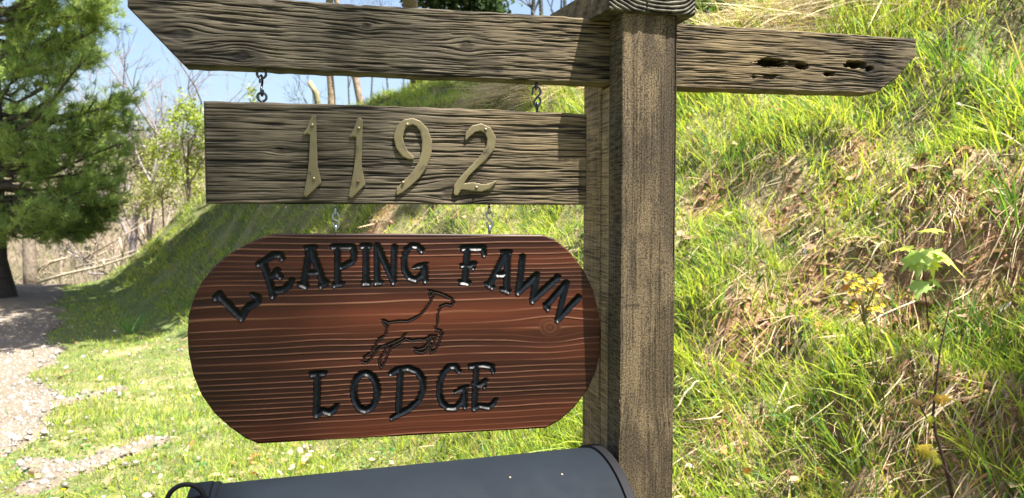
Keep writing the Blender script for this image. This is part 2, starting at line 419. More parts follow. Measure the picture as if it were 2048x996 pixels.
STAIN_SHADEu = [(*A.hit(a, b), rx / 1195, ry / 1195, k) for a, b, rx, ry, k in STA]
def stains_and_shade(u, v, L, seed):
    s = np.zeros_like(u)
    for a, b, rx, ry, k in L:
        s = np.maximum(s, k * (1 - sst(.5, 1.2, np.hypot((u - a) / rx, (v - b) / ry) + .7 * (fbm(u * 40, v * 90, seed) - .5))))
    return s
def arm_d(u, v):
    g, kn = grain(u, v, 100, 21, 600, KA, .004, .0006)
    h = .0017 * g - .0013
    st = .45 * sst(.5, .75, fbm(u * 9, v * 30, 140)) + .25 * kn
    st = np.maximum(st, stains_and_shade(u, v, STAIN_SHADEu, 150))
    hole = np.zeros_like(u)
    for a, b, rx, ry, dp in HOu:
        rr = np.hypot((u - a) / rx, (v - b) / ry) + 1.0 * (fbm(u * 110, v * 240, 160) - .5)
        k = 1 - sst(.85, 1.0, rr); h = h - dp * k; hole = np.maximum(hole, k * min(1, dp / .02))
    st = np.maximum(st, hole)  # hole insides darkened with depth
    warm = np.clip(.15 + .8 * sst(-.35, .1, u) * (.5 + fbm(u * 6, v * 20, 141)) , 0, 1) * (1 - .4 * sst(.3, .6, u))  # left end greyer: tree shade put into the wood tone
    return h, np.stack([g, st, warm], -1)
arm = plank('crossarm', A, us, arm_bounds, 230, .038, arm_d, M_arm, signpost, 1)
tag(arm, 'long weathered board with pointed left tip and rotted holes near the right end')

# posts: boxes whose sides carry the vertical grain
def box_post(name, u0, u1, w0, w1, z0, z1, seed, mat, amp, knots=(), stf=None, warmf=None, zfine=-.46, step=.00095, dz=.0042):
    a, b = u1 - u0, w1 - w0; cr = .0025
    loop = []; side = []
    for (p, q, sd) in (((u0, w1), (u1, w1), 0), ((u1, w1), (u1, w0), 1), ((u1, w0), (u0, w0), 2), ((u0, w0), (u0, w1), 3)):
        st = step if sd in (0, 3) else .006
        n = max(4, int(math.hypot(q[0] - p[0], q[1] - p[1]) / st)); t = np.arange(n) / n
        for k in t: loop.append((p[0] + (q[0] - p[0]) * k, p[1] + (q[1] - p[1]) * k)); side.append(sd)
    L = np.array(loop); m = len(L); cen = np.array([(u0 + u1) / 2, (w0 + w1) / 2])
    zs = np.concatenate([np.arange(z0, zfine, .04), np.arange(zfine, z1, dz), [z1]]); n = len(zs)
    arc = np.concatenate([[0], np.cumsum(np.linalg.norm(np.diff(L, axis=0), axis=1))])
    Aa, Zz = np.meshgrid(arc, zs); kk = [(arc[np.argmin(np.hypot(L[:, 0] - ku, L[:, 1] - w1))], kz, r) for ku, kz, r in knots]
    g, kn = grain(Zz, Aa, seed, 11, 620, [(kz, ka, r) for ka, kz, r in kk], .003, .0006)
    big = sst(.72, .84, noise(Zz * 1.6, Aa * 60, seed + 9))                      # long drying checks
    nrm = np.zeros((m, 2)); sd = np.array(side); nrm[sd == 0] = (0, 1); nrm[sd == 1] = (1, 0); nrm[sd == 2] = (0, -1); nrm[sd == 3] = (-1, 0)
    dc = np.minimum.reduce([np.hypot(L[:, 0] - p, L[:, 1] - q) for p in (u0, u1) for q in (w0, w1)])
    cr_off = -.0018 * (1 - np.clip(dc / .004, 0, 1)) ** 2
    g = .55 + .45 * g; h = 1.6 * amp * (g - .9) - .0016 * big + cr_off[None] + .0015 * (fbm(Zz * 5, Aa * 3, seed + 5) - .5)
    P = np.empty((n, m, 3)); P[..., 0] = L[None, :, 0] + nrm[None, :, 0] * h; P[..., 2] = L[None, :, 1] + nrm[None, :, 1] * h; P[..., 1] = Zz
    st = .3 * sst(.5, .85, fbm(Zz * 3, Aa * 18, seed + 6)) + .5 * big + .2 * kn
    uu = np.repeat(L[None, :, 0], n, 0); frontm = (sd == 0)[None]
    if stf is not None: st = np.where(frontm, np.maximum(st, stf(uu, Zz)), st)
    warm = np.full_like(Zz, .4) + .5 * (fbm(Zz * 3, Aa * 20, seed + 7) - .3)
    if warmf is not None: warm = warmf(uu, Zz, frontm, warm)
    col = np.stack([g, np.clip(st, 0, 1), np.clip(warm, 0, 1)], -1).reshape(-1, 3)
    V = P.reshape(-1, 3); i = np.arange(m); qs = []
    base = (np.arange(n - 1) * m)[:, None]; a_ = base + i; b_ = base + (i + 1) % m
    qs = np.stack([a_, b_, b_ + m, a_ + m], -1).reshape(-1, 4)
    me = meshdata(name, V, qs, None, col, True, [list(range(m))[::-1], [(n - 1) * m + k for k in range(m)]])
    return obj(name, me, mat, signpost, A.mat())
FT = .056; FW0 = .0; uR = A.hit(1354, 300, FT)[0]; uL = 0.0
capz = A.hit(1219, 18, FT + .010)[1]
zb = Hm(*A.world(.04, 0, 0)[:2]) - A.O[2] - .25
PS = [(*A.hit(1290, 300, FT), .022, .030, .55), (*A.hit(1290, 560, FT), .012, .02, .3), (*A.hit(1310, 780, FT), .03, .05, .5), (*A.hit(1330, 420, FT), .02, .04, .4), (*A.hit(1300, 480, FT), .02, .02, .4)]
def pst(u, z):
    s = stains_and_shade(u, z, PS, 170)
    s = np.maximum(s, .55 * sst(.48, .68, fbm(u * 45, z * 14, 171, 4) + .10 * sst(.03, .08, u)))
    s = np.maximum(s, .75 * sst(.74, .84, noise(u * 330, z * 110, 172)) * sst(.4, .6, fbm(u * 30, z * 9, 173)))
    # cracked ring of the knot near the foot, and a short notch
    v1 = A.hit(1290, 893, FT)[1]; s = np.maximum(s, .8 * (1 - sst(.001, .003, np.abs(z - v1 - .006 * np.sin(u * 30) + .004 * (noise(u * 90, z * 20, 9) - .5)))))
    nu, nz = A.hit(1265, 612, FT); s = np.maximum(s, .9 * (1 - sst(.7, 1.2, np.hypot((u - nu) / .013, (z - nz) / .0025) + .6 * (noise(u * 300, z * 300, 8) - .5))))
    return s
box_post('front_post', uL, uR, FW0 - .0, FT, zb, capz - .0005, 200, M_post, .0016, [(A.hit(1290, 905, FT)[0], A.hit(1290, 905, FT)[1], .02)], pst,
         lambda u, z, fm, w: np.where(fm, w + .5 * sst(.05, .25, z) * sst(.045, .0, u), w * .5))
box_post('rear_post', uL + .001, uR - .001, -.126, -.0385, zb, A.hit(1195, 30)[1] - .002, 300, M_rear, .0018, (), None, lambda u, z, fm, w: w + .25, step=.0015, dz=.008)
# the strip between the two posts below the arm
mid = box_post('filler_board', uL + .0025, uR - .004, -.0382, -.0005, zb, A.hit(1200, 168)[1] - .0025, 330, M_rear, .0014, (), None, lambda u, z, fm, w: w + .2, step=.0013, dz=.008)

# cap: a slab a little wider than the posts, skewed left edge, end grain on the front, low pyramid top
def make_cap():
    w1 = FT + .010; w0 = -.150
    c0 = A.hit(1219, 18, w1); c1 = A.hit(1391, 33, w1); z0 = capz; z1 = z0 + .044
    ul0 = A.hit(1176, 32, 0)[0]; k = (ul0 - c0[0]) / (0 - w1); ulb = c0[0] + k * (w0 - w1) * .8; ur = c1[0]; urb = ur + .004
    nu, nv = 130, 44; uu = np.linspace(c0[0], ur, nu); vv = np.linspace(z0, z1, nv); UU, VV = np.meshgrid(uu, vv)
    cu = c0[0] + .085; cv = z0 + .125                                       # rings bowed down, centre of the trunk above
    rr = np.hypot((UU - cu) * 1.0, (VV - cv) * 1.0) + .002 * noise(UU * 60, VV * 60, 3) + .004 * noise(UU * 18, VV * 18, 4) + .010 * sst(.04, .09, UU - cu)
    g = .5 + .5 * np.sin(rr * 2 * math.pi / .0062); g = sst(.2, .75, g)
    crack = 1 - sst(.0006, .0018, np.abs(UU - (c0[0] + .062) - .16 * (VV - z0) * np.where(VV > z0 + .014, -1, 1) * .3))
    h = .0022 * (g - 1) - .003 * crack
    ed = np.minimum(np.minimum(VV - z0, z1 - VV), np.minimum(UU - c0[0], ur - UU)).clip(0, .003) / .003; h -= .0025 * (1 - ed) ** 2
    F = np.stack([UU, VV, w1 + h], -1).reshape(-1, 3); q = grid_quads(nu, nv)
    col = np.stack([g, crack * .8, np.full_like(g, .05)], -1).reshape(-1, 3)
    n0 = len(F)
    cuu, cww = (c0[0] + ur) / 2, (w0 + w1) / 2
    E_ = np.array([[c0[0], z0, w1 - .002], [ur, z0, w1 - .002], [urb, z0, w0], [ulb, z0, w0], [c0[0], z1, w1 - .002], [ur, z1, w1 - .002], [urb, z1, w0], [ulb, z1, w0], [cuu, z1 + .03, cww]])
    # left side as a fine strip so that its grain shows
    t = np.linspace(0, 1, 120); s = np.linspace(0, 1, 30); T, Sg = np.meshgrid(t, s)
    LU = c0[0] + (ulb - c0[0]) * T; LW = w1 - .002 + (w0 - w1 + .002) * T; LZ = z0 + (z1 - z0) * Sg
    g2 = fbm(T * 6, Sg * 12, 8); Lp = np.stack([LU - .001 * g2, LZ, LW], -1).reshape(-1, 3)
    Vv = np.concatenate([F, E_, Lp]); e = n0
    cols = np.concatenate([col, np.tile([.6, .2, .3], (9, 1)), np.stack([.45 + .5 * g2, .1 * g2, 1.0 + 0 * g2], -1).reshape(-1, 3)])
    q2 = grid_quads(120, 30)[:, ::-1] + n0 + 9
    qq = np.concatenate([q, q2, np.array([[e, e + 3, e + 2, e + 1], [e + 1, e + 2, e + 6, e + 5], [e + 2, e + 3, e + 7, e + 6]])])
    tr = [[e + 4, e + 5, e + 8], [e + 5, e + 6, e + 8], [e + 6, e + 7, e + 8], [e + 7, e + 4, e + 8]]
    me = meshdata('post_cap', Vv, qq, tr, cols, True)
    me.polygons.foreach_set('use_smooth', np.array([p.vertices[0] < n0 for p in me.polygons]))
    m = weathered('cap_end_grain', (.006, .006, .005), (.13, .125, .105), (.19, .15, .085), (60, 60, 60))
    o = obj('post_cap', me, m, signpost, A.mat()); tag(o, 'square cap board with dark zebra end grain'); return o
make_cap()

# ------------------------------------------------------------------ patches raised from or carved into a board
def seg_dist(u, v, segs):
    D = np.full(u.shape, 1e9)
    for (a, b, ra, rb) in segs:
        ab = b - a; L2 = ab @ ab + 1e-12; t = np.clip(((u - a[0]) * ab[0] + (v - a[1]) * ab[1]) / L2, 0, 1)
        D = np.minimum(D, np.hypot(u - a[0] - t * ab[0], v - a[1] - t * ab[1]) - (ra + (rb - ra) * t))
    return D
def poly_dist(u, v, P):
    D = np.full(u.shape, 1e9); inside = np.zeros(u.shape, bool); n = len(P)
    for i in range(n):
        a = P[i]; b = P[(i + 1) % n]; ab = b - a; t = np.clip(((u - a[0]) * ab[0] + (v - a[1]) * ab[1]) / (ab @ ab), 0, 1)
        D = np.minimum(D, np.hypot(u - a[0] - t * ab[0], v - a[1] - t * ab[1]))
        c = ((a[1] > v) != (b[1] > v)) & (u < (b[0] - a[0]) * (v - a[1]) / (b[1] - a[1] + 1e-12) + a[0]); inside ^= c
    return np.where(inside, -D, D)
def patch(name, dist, bbox, step, hf, mat, parent, fr, skirt=0, w0=0):
    u = np.arange(bbox[0], bbox[2] + step, step); v = np.arange(bbox[1], bbox[3] + step, step)
    Ug, Vg = np.meshgrid(u, v); D = dist(Ug, Vg); e = step * .3
    gx = (dist(Ug + e, Vg) - dist(Ug - e, Vg)) / (2 * e); gy = (dist(Ug, Vg + e) - dist(Ug, Vg - e)) / (2 * e); gl = np.hypot(gx, gy) + 1e-6
    near = (D > -step * .35) & (D < step * 1.5)
    U2 = np.where(near, Ug - D * gx / gl, Ug); V2 = np.where(near, Vg - D * gy / gl, Vg); Dn = np.where(near, 0, D)
    q = grid_quads(len(u), len(v)); Dq = Dn.ravel()[q]; q = q[(Dq <= 0).all(1) & (Dq < 0).any(1)]
    uq, inv = np.unique(q, return_inverse=True); q = inv.reshape(-1, 4)
    P = np.stack([U2.ravel()[uq], V2.ravel()[uq], w0 + hf(np.minimum(Dn.ravel()[uq], 0))], 1)
    if skirt:
        from collections import Counter
        cnt = {}
        for f in q.tolist():
            for k in range(4): cnt[(f[k], f[(k + 1) % 4])] = 1
        be = [(a, b) for (a, b) in cnt if (b, a) not in cnt]; bv = sorted({a for a, b in be}); mp = {a: len(P) + i for i, a in enumerate(bv)}
        Q = P[bv].copy(); Q[:, 2] = w0 - skirt; P = np.concatenate([P, Q]); q = np.concatenate([q, np.array([[b, a, mp[a], mp[b]] for a, b in be if a in mp and b in mp])])
    return obj(name, meshdata(name, P, q, None, None, True), mat, parent, fr.mat())
def strokes(fr, org, sc, lines, hw, w=0):
    """polylines in picture points -> capsule segments on the board"""
    out = []
    for ln in lines:
        P = []
        for p in ln:
            x, y = org[0] + p[0] * sc, org[1] + p[1] * sc; r = (p[2] if len(p) > 2 else hw) * sc / 1195
            P.append((np.array(fr.hit(x, y, w)), r))
        if len(P) == 1: P.append(P[0])
        for a, b in zip(P[:-1], P[1:]): out.append((a[0], b[0], a[1], b[1]))
    return out
def bbox(segs, m=.004):
    a = np.array([s[0] for s in segs] + [s[1] for s in segs]); r = max(max(s[2], s[3]) for s in segs) + m
    return a[:, 0].min() - r, a[:, 1].min() - r, a[:, 0].max() + r, a[:, 1].max() + r

# ------------------------------------------------------------------ number board
nb = thing('number_board', A.world(*A.hit(790, 310), 0), 'grey weathered plank carrying the brass house number 1192, hung under the crossarm', 'number sign')
nt_ = A.hits([(406, 201), (700, 208), (1000, 219), (1172, 227)]); nbm = A.hits([(411, 408), (1175, 410)])
un = np.linspace(nt_[0, 0] + .0005, A.hit(1174, 300)[0], 250)
def nb_bounds(u): return np.interp(u, nbm[:, 0], nbm[:, 1]) + .0008 * noise(u * 50, 1., 3), np.interp(u, nt_[:, 0], nt_[:, 1]) - .0015 * noise(u * 40, 1., 4)
KN = [(*A.hit(905, 385), .012), (*A.hit(560, 300), .005)]
STN = [(*A.hit(a, b), rx / 1195, ry / 1195, k) for a, b, rx, ry, k in [(930, 350, 60, 22, .6), (960, 400, 50, 14, .8), (835, 250, 30, 14, .5), (950, 275, 45, 16, .6), (500, 220, 120, 12, .3), (1150, 370, 18, 40, .3), (620, 390, 60, 12, .3)]]
def nb_d(u, v):
    g, kn = grain(u, v, 400, 15, 520, KN, .003, .0006)
    st = .4 * sst(.52, .78, fbm(u * 8, v * 35, 440)) + .3 * kn; st = np.maximum(st, stains_and_shade(u, v, STN, 450))
    warm = np.clip(.15 + .75 * sst(-.4, -.05, u) * (.45 + fbm(u * 6, v * 20, 441)), 0, 1)  # tree shade over the left half painted as a greyer tone
    return .0017 * g - .0014, np.stack([g, st, warm], -1)
b1 = plank('board', A, un, nb_bounds, 250, .030, nb_d, M_arm, nb, 1)
oc, sc = (580, 210), 440 / 2048
D1 = [(205, 97), (240, 100), (245, 270), (255, 560), (292, 722), (150, 855), (128, 840), (165, 640), (178, 520), (190, 280), (163, 262), (130, 277), (125, 262), (160, 215)]
D2 = [(625, 127), (650, 118), (678, 140), (670, 300), (665, 560), (700, 740), (575, 865), (545, 850), (590, 640), (610, 480), (620, 300), (595, 290), (560, 300), (560, 285), (590, 235), (613, 180)]
S9 = [[(1140, 490, 16), (1110, 478, 26), (1070, 450, 34), (1030, 390, 38), (1008, 300, 38), (1025, 220, 37), (1075, 168, 32), (1140, 150, 26), (1200, 175, 28), (1250, 240, 36), (1278, 340, 42), (1272, 440, 42), (1235, 560, 40), (1165, 660, 38), (1085, 735, 36), (1025, 790, 30), (1003, 825, 12)]]
S2 = [[(1640, 318, 8), (1660, 272, 24), (1710, 222, 30), (1780, 205, 30), (1845, 240, 36), (1880, 310, 38), (1868, 395, 36), (1805, 485, 30), (1715, 575, 25), (1645, 645, 24), (1598, 705, 30), (1565, 765, 36), (1548, 820, 22)],
      [(1575, 775, 14), (1630, 760, 28), (1700, 760, 38), (1780, 772, 34), (1850, 758, 24), (1905, 722, 10), (1922, 706, 4)]]
def digit_h(D): return .0030 + .0005 * np.clip(-D / .0007, 0, 1)
def digit(dist, bb, rivets, lab):
    o = patch('digit', dist, bb, .0011, digit_h, M_brass, nb, A, skirt=.0045)
    tag(o, lab); o.data.set_sharp_from_angle(angle=R(30))
    for x, y, mt in rivets:
        u, v = A.hit(oc[0] + x * sc, oc[1] + y * sc, .004); m = MB(); m.tube([(u, v, .003), (u, v, .0052), (u, v, .006)], [.0026, .0024, .001], 12)
        r = obj('nail_head', m.me('nail_head'), mt, o, A.mat())
for poly, riv, lab in ((D1, [(208, 188, M_rivet), (222, 686, M_rivet)], 'first brass numeral 1'), (D2, [(640, 217, M_rivet), (634, 713, M_rust)], 'second brass numeral 1, scratched, with a rusty lower nail hole')):
    P = A.hits([(oc[0] + x * sc, oc[1] + y * sc) for x, y in poly], .004)
    digit(lambda u, v, P=P: poly_dist(u, v, P) - .0004, (P[:, 0].min() - .004, P[:, 1].min() - .004, P[:, 0].max() + .004, P[:, 1].max() + .004), riv, lab)
for st_, riv, lab in ((S9, [(1092, 182, M_rivet), (1053, 722, M_rivet)], 'brass numeral 9'), (S2, [(1822, 228, M_rivet), (1737, 768, M_rivet)], 'brass numeral 2 with a darkened stem')):
    sg = strokes(A, oc, sc, st_, 30, .004)
    digit(lambda u, v, sg=sg: seg_dist(u, v, sg), bbox(sg), riv, lab)

# ------------------------------------------------------------------ lodge sign
ys_, ti = R(12.5), R(2.0)
Us = np.array([math.cos(ys_), math.sin(ys_), 0]); Wn = np.array([math.sin(ys_), -math.cos(ys_), 0]); Ws = Wn * math.cos(ti) + Z * math.sin(ti); Vs = np.cross(Ws, Us)
t0 = A.world(*A.hit(825, 468), -.004); G = Frame(t0, Us, Vs, Ws)
sign = thing('lodge_sign', G.world(0, -.15, 0), 'dark red stained round-ended sign reading LEAPING FAWN LODGE with a carved fawn', 'hanging sign')
ST_T = [(374, 668), (377, 628), (388, 592), (405, 560), (430, 531), (462, 505), (500, 484), (540, 469), (556, 467), (820, 467), (1085, 469), (1108, 477), (1140, 503), (1168, 540), (1187, 580), (1199, 628), (1203, 668)]
ST_B = [(374, 668), (376, 706), (386, 752), (403, 792), (428, 827), (460, 856), (490, 877), (515, 888), (800, 873), (1092, 857), (1120, 842), (1150, 815), (1176, 780), (1193, 742), (1201, 705), (1203, 668)]
gt, gb = G.hits(ST_T), G.hits(ST_B)
k = np.linspace(0, 1, 310); cl = .5 - .5 * np.cos(math.pi * k); k = .55 * k + .45 * cl; uG = gt[0, 0] + .0002 + (gt[-1, 0] - gt[0, 0] - .0004) * k
def smooth_curve(P, u):
    v = np.interp(u, P[:, 0], P[:, 1]); return v
def g_bounds(u): return smooth_curve(gb, u), smooth_curve(gt, u)
LET = []
oA, sA = (420, 480), 240 / 1328; oB, sB = (640, 470), 240 / 1992; oC, sC = (900, 470), 280 / 1468; oD, sD = (600, 710), 200 / 1423; oE, sE = (760, 710), 250 / 1779; oF, sF = (710, 570), 220 / 1289
def ell(cx, cy, rx, ry, n=20): return [(cx + rx * math.cos(a), cy + ry * math.sin(a)) for a in np.linspace(0, 2 * math.pi, n + 1)]
LET += [(oA, sA, [[(62, 640), (100, 597)], [(100, 615), (350, 865)], [(350, 860), (400, 760), (445, 722), (520, 690), (528, 640), (465, 600, 22)]], 38),
        (oA, sA, [[(540, 265), (590, 240), (640, 200), (705, 160), (770, 162), (800, 205, 26)], [(580, 240), (640, 400), (695, 590), (695, 615, 34)], [(670, 405), (735, 360), (780, 412, 26)], [(735, 350), (742, 335)], [(695, 565), (800, 550), (872, 505), (905, 445, 26)]], 36),
        (oA, sA, [[(1100, 95), (1040, 490)], [(1120, 95), (1255, 480)], [(1070, 362, 26), (1190, 355, 26)], [(1000, 488, 30), (1060, 512, 30)], [(1230, 505, 30), (1290, 468, 28)], [(1075, 85), (1150, 80)]], 36),
        (oB, sB, [[(290, 190), (290, 820)], [(215, 190), (540, 190), (565, 300), (555, 430), (350, 530)], [(245, 830), (360, 800)]], 50),
        (oB, sB, [[(762, 180), (762, 780)], [(705, 180), (820, 180)], [(730, 795, 42), (815, 790, 42)]], 52),
        (oB, sB, [[(945, 170), (950, 770)], [(950, 170), (1205, 740)], [(1235, 190), (1220, 780)], [(930, 785, 42), (1010, 780, 38)]], 48),
        (oB, sB, [[(1690, 255, 40), (1620, 180), (1520, 170), (1440, 240), (1395, 400), (1405, 580), (1480, 700), (1590, 735), (1690, 670), (1730, 560)], [(1560, 545, 20), (1650, 510, 40), (1765, 475, 28)], [(1735, 520), (1750, 755)]], 50),
        (oC, sC, [[(140, 135), (200, 132), (345, 132), (360, 205, 24)], [(185, 140), (158, 490)], [(115, 490, 28), (190, 500, 28)], [(125, 318, 22), (190, 322), (250, 300)], [(245, 345, 22)]], 36),
        (oC, sC, [[(585, 185), (415, 525)], [(605, 185), (595, 575)], [(495, 410), (590, 410)], [(385, 510, 24), (445, 545, 26)], [(550, 565, 26), (615, 590, 26)], [(560, 180), (625, 180)]], 36),
        (oC, sC, [[(762, 225), (745, 400), (720, 590)], [(715, 600), (910, 415)], [(912, 415), (868, 685)], [(866, 680), (1135, 440)]], 36),
        (oC, sC, [[(1005, 735), (1030, 770, 26)], [(1010, 740), (1225, 500)], [(1225, 500), (1135, 880)], [(1130, 890), (1355, 650)]], 36),
        (oD, sD, [[(175, 272), (345, 258, 36)], [(248, 270), (232, 850)], [(240, 850), (320, 790), (430, 820), (495, 765), (522, 718, 28)]], 46),
        (oD, sD, [ell(930, 520, 170, 265)], 46),
        (oE, sE, [[(155, 265, 34), (250, 205), (400, 180), (530, 235), (610, 350), (612, 500), (560, 640), (420, 765), (250, 850), (165, 900, 24)], [(290, 220), (262, 820)]], 44),
        (oE, sE, [[(1130, 235, 26), (1070, 155), (990, 160), (905, 250), (852, 400), (845, 560), (880, 680), (960, 745), (1080, 745), (1160, 670), (1205, 560)], [(1070, 530, 18), (1150, 485, 36), (1240, 450, 26)], [(1200, 480, 36), (1212, 740, 30)]], 44),
        (oE, sE, [[(1290, 160, 36), (1360, 150), (1480, 138), (1590, 160), (1615, 240, 26)], [(1372, 150), (1345, 760)], [(1325, 405, 24), (1400, 432), (1480, 400), (1500, 365)], [(1490, 455, 26)], [(1340, 755), (1420, 715), (1550, 738), (1620, 690), (1652, 635, 26)]], 42)]
FAWN = [[(925, 80), (870, 62), (885, 130), (930, 80), (990, 92), (1060, 120), (1130, 160), (1160, 208), (1130, 235), (1070, 220), (1000, 250), (972, 340), (965, 440), (945, 520), (1000, 530), (1022, 580), (990, 660), (955, 745), (900, 785), (880, 752), (930, 660), (948, 595), (885, 592)],
        [(915, 135), (870, 220), (820, 290), (770, 345), (700, 385), (620, 420), (500, 420), (385, 440), (325, 405), (335, 445), (375, 480), (365, 560), (340, 602), (280, 632), (230, 720), (190, 790), (110, 845), (88, 900), (135, 912), (200, 845), (245, 770), (320, 712), (400, 690), (490, 652), (550, 622), (590, 575)],
        [(372, 700), (340, 800), (290, 862), (288, 930), (310, 962), (350, 905), (382, 810), (430, 722), (540, 662), (600, 625), (660, 650), (760, 635), (820, 640), (880, 600)],
        [(868, 600), (850, 690), (800, 738), (735, 752), (695, 738), (715, 772), (785, 790), (845, 758), (872, 690), (900, 605)]]
ls = [strokes(G, o_, s_, L, h_ * .86) for o_, s_, L, h_ in LET]
fs = strokes(G, oF, sF, FAWN, 10.5)
DEP = .0050
def cut(D, r): return D                                                    # D is negative inside the stroke
allL = [s for l in ls for s in l]
KG = [(*G.hit(1100, 655), .010)]
VM = G.hit(800, 645)[1]
def sign_d(u, v):
    vv = v + .0035 * (noise(u * 2.2, v * 6, 501) - .5) * 2 + .012 * sst(-.27, -.37, u) * (v + .15) * 3
    for ku, kv, r in KG:
        du = u - ku; dv = v - kv; e = np.exp(-((du / (5 * r)) ** 2 + (dv / (2.5 * r)) ** 2)); vv = vv - dv * e * .7
    tv = np.linspace(-.5, .2, 1400); dens = 128 - 62 * np.exp(-((tv - VM) / .055) ** 2) + 25 * np.sin(tv * 70)
    ph = np.interp(vv, tv, np.cumsum(dens) * (tv[1] - tv[0])) + .9 * noise(u * .8, vv * 22, 502) + .25 * noise(u * 14, vv * 50, 503)
    t = ph - np.floor(ph); line = sst(.72, .86, t) * (1 - sst(.90, 1.0, t))
    line *= .15 + .85 * sst(.2, .7, .6 * noise(u * 2.5, np.floor(ph) * 7.3, 504) + .4 * noise(u * 14, np.floor(ph) * 3.1, 508))
    wide = sst(-.128, -.120, vv) * sst(-.185, -.178, -vv) if False else 0
    ku, kv, r = KG[0]; rr = np.hypot((u - ku) / 1.3, v - kv) / r; kn = 1 - sst(1.1, 1.7, rr); line = line * (1 - kn) + kn * .22 * (.5 + .5 * np.sin(rr * 9 + 5 * noise(u * 50, v * 50, 3)))
    band = sst(.45, .75, fbm(u * 1.5 + 2, vv * 26, 505)) ; vm = G.hit(800, 645)[1]
    band = np.clip(.15 + .55 * band + .55 * np.exp(-((v - vm) / .022) ** 2), 0, 1) * (.55 + .45 * sst(-.35, .05, u))  # left side darkened: tree shade put into the colour
    band = np.maximum(band, .95 * np.exp(-(((u - ku + .05) / .05) ** 2 + ((v - kv) / .006) ** 2)))
    st = .35 * sst(.5, .8, fbm(u * 3, vv * 40, 506)) + .35 * sst(-.2, -.36, u) * sst(-.08, -.25, v)
    h = -.0007 * (1 - line) + .0006 * (fbm(u * 4, vv * 60, 507) - .5)
    h = h - .0005
    DL = seg_dist(u, v, allL); DF = seg_dist(u, v, fs)
    h = h - (DEP + .0012) * sst(.0002, -.0022, DL) - .0028 * sst(.0001, -.0012, DF)
    st = np.maximum(st, .9 * sst(.0008, -.0004, np.minimum(DL, DF)))
    line = line * sst(0, .0006, np.minimum(DL, DF))
    return h, np.stack([line, np.clip(st, 0, 1), band], -1)
sb = plank('board', G, uG, g_bounds, 360, .030, sign_d, M_stain, sign, 1)
def letter_h(D): return -.0002 - DEP * np.clip(-D / .0066, 0, 1)
word = 'LEAPINGFAWNLODGE'
for i, sg in enumerate(ls):
    o = patch('carved_letter', lambda u, v, sg=sg: seg_dist(u, v, sg) + .0005 * (noise(u * 260, v * 260, 9) - .5), bbox(sg), .0010, letter_h, M_black, sign, G)
    tag(o, 'black painted carved letter ' + word[i])
o = patch('carved_fawn', lambda u, v: seg_dist(u, v, fs), bbox(fs), .0008, lambda D: -.0002 - .0016 * np.clip(-D / .0018, 0, 1), M_line, sign, G)
tag(o, 'thin carved outline of a leaping fawn')

# ------------------------------------------------------------------ wire: eyes and S hooks
def ringpts(fr, px, py, rp, w, edge=False, n=20, ry=None):
    """closed ring in the board plane (edge=False) or turned edge-on"""
    u, v = fr.hit(px, py, w); r = rp / 1195; ry = (ry or rp) / 1195; out = []
    for a in np.arange(n) * 2 * math.pi / n:
        out.append(fr.world(u + (0 if edge else r * math.cos(a)), v + ry * math.sin(a), w + (r * math.cos(a) if edge else 0)))
    return out
def eye(px, py, rp, y_in, parent, edge, mat, ry=None):
    m = MB(); m.tube(ringpts(A, px, py, rp, -.012, edge, ry=ry), .0019, 8, closed=True)
    u, v = A.hit(px, py, -.012); _, v2 = A.hit(px, y_in, -.012); s = 1 if v2 > v else -1
    m.tube([A.world(u, v + s * (ry or rp) / 1195, -.012), A.world(u, v2, -.012)], .0019, 8)
    obj('screw_eye', m.me('screw_eye'), mat, parent)
def hook(pts, label, mat, w=-.012, rad=.0017, off=None):
    P = []
    for i, p in enumerate(pts):
        u, v = A.hit(p[0], p[1], w); P.append(A.world(u, v, w + (p[2] if len(p) > 2 else 0)))
    P = np.array(P); t = np.linspace(0, len(P) - 1, len(P) * 5)                 # Catmull-Rom rounding
    Q = []
    for x in t:
        i = min(int(x), len(P) - 2); f = x - i; p0 = P[max(i - 1, 0)]; p1 = P[i]; p2 = P[i + 1]; p3 = P[min(i + 2, len(P) - 1)]
        Q.append(.5 * ((2 * p1) + (-p0 + p2) * f + (2 * p0 - 5 * p1 + 4 * p2 - p3) * f * f + (-p0 + 3 * p1 - 3 * p2 + p3) * f ** 3))
    c = P.mean(0); m = MB(); m.tube(np.array(Q) - c, rad, 8); o = obj('s_hook', m.me('s_hook'), mat, None, Matrix.Translation(Vector(c)))
    tag(o, label, 'hook', 'S hooks joining the hanging boards'); return o
eye(523, 148, 7.5, 132, signpost, False, M_iron); eye(524, 194, 7.5, 206, nb, False, M_iron)
hook([(521, 168, .010), (521, 160, .010), (522, 153, .004), (523, 151, -.002), (524, 160, -.006), (524, 170, 0), (523, 180, .005), (523, 188, .003), (524, 191, -.002), (525, 186, -.007), (525, 178, -.007)], 'dark wire hook turned edge-on, seen against the sky above the number board', M_iron)
eye(1072, 172, 5, 160, signpost, True, M_iron, 6); eye(1074, 212, 5, 224, nb, True, M_iron, 6)
hook([(1065, 190), (1065.5, 178), (1071, 174), (1078, 176), (1081, 184), (1077, 192), (1070, 200), (1067, 206), (1071, 212), (1077, 212), (1081, 204), (1079, 194)], 'black wire S hook between crossarm and number board, near the post', M_iron)
eye(671, 422, 4, 406, nb, True, M_zinc, 7); eye(672, 458, 4, 470, sign, True, M_zinc, 6)
hook([(679, 436), (675, 427), (670, 424), (666, 431), (667, 438), (674, 442), (678, 446), (677, 453), (672, 457), (668, 452), (665, 444)], 'zinc wire S hook above the letter P of the red sign', M_zinc)
eye(978, 420, 4, 406, nb, True, M_zinc, 6); eye(979, 458, 4, 470, sign, True, M_zinc, 6)
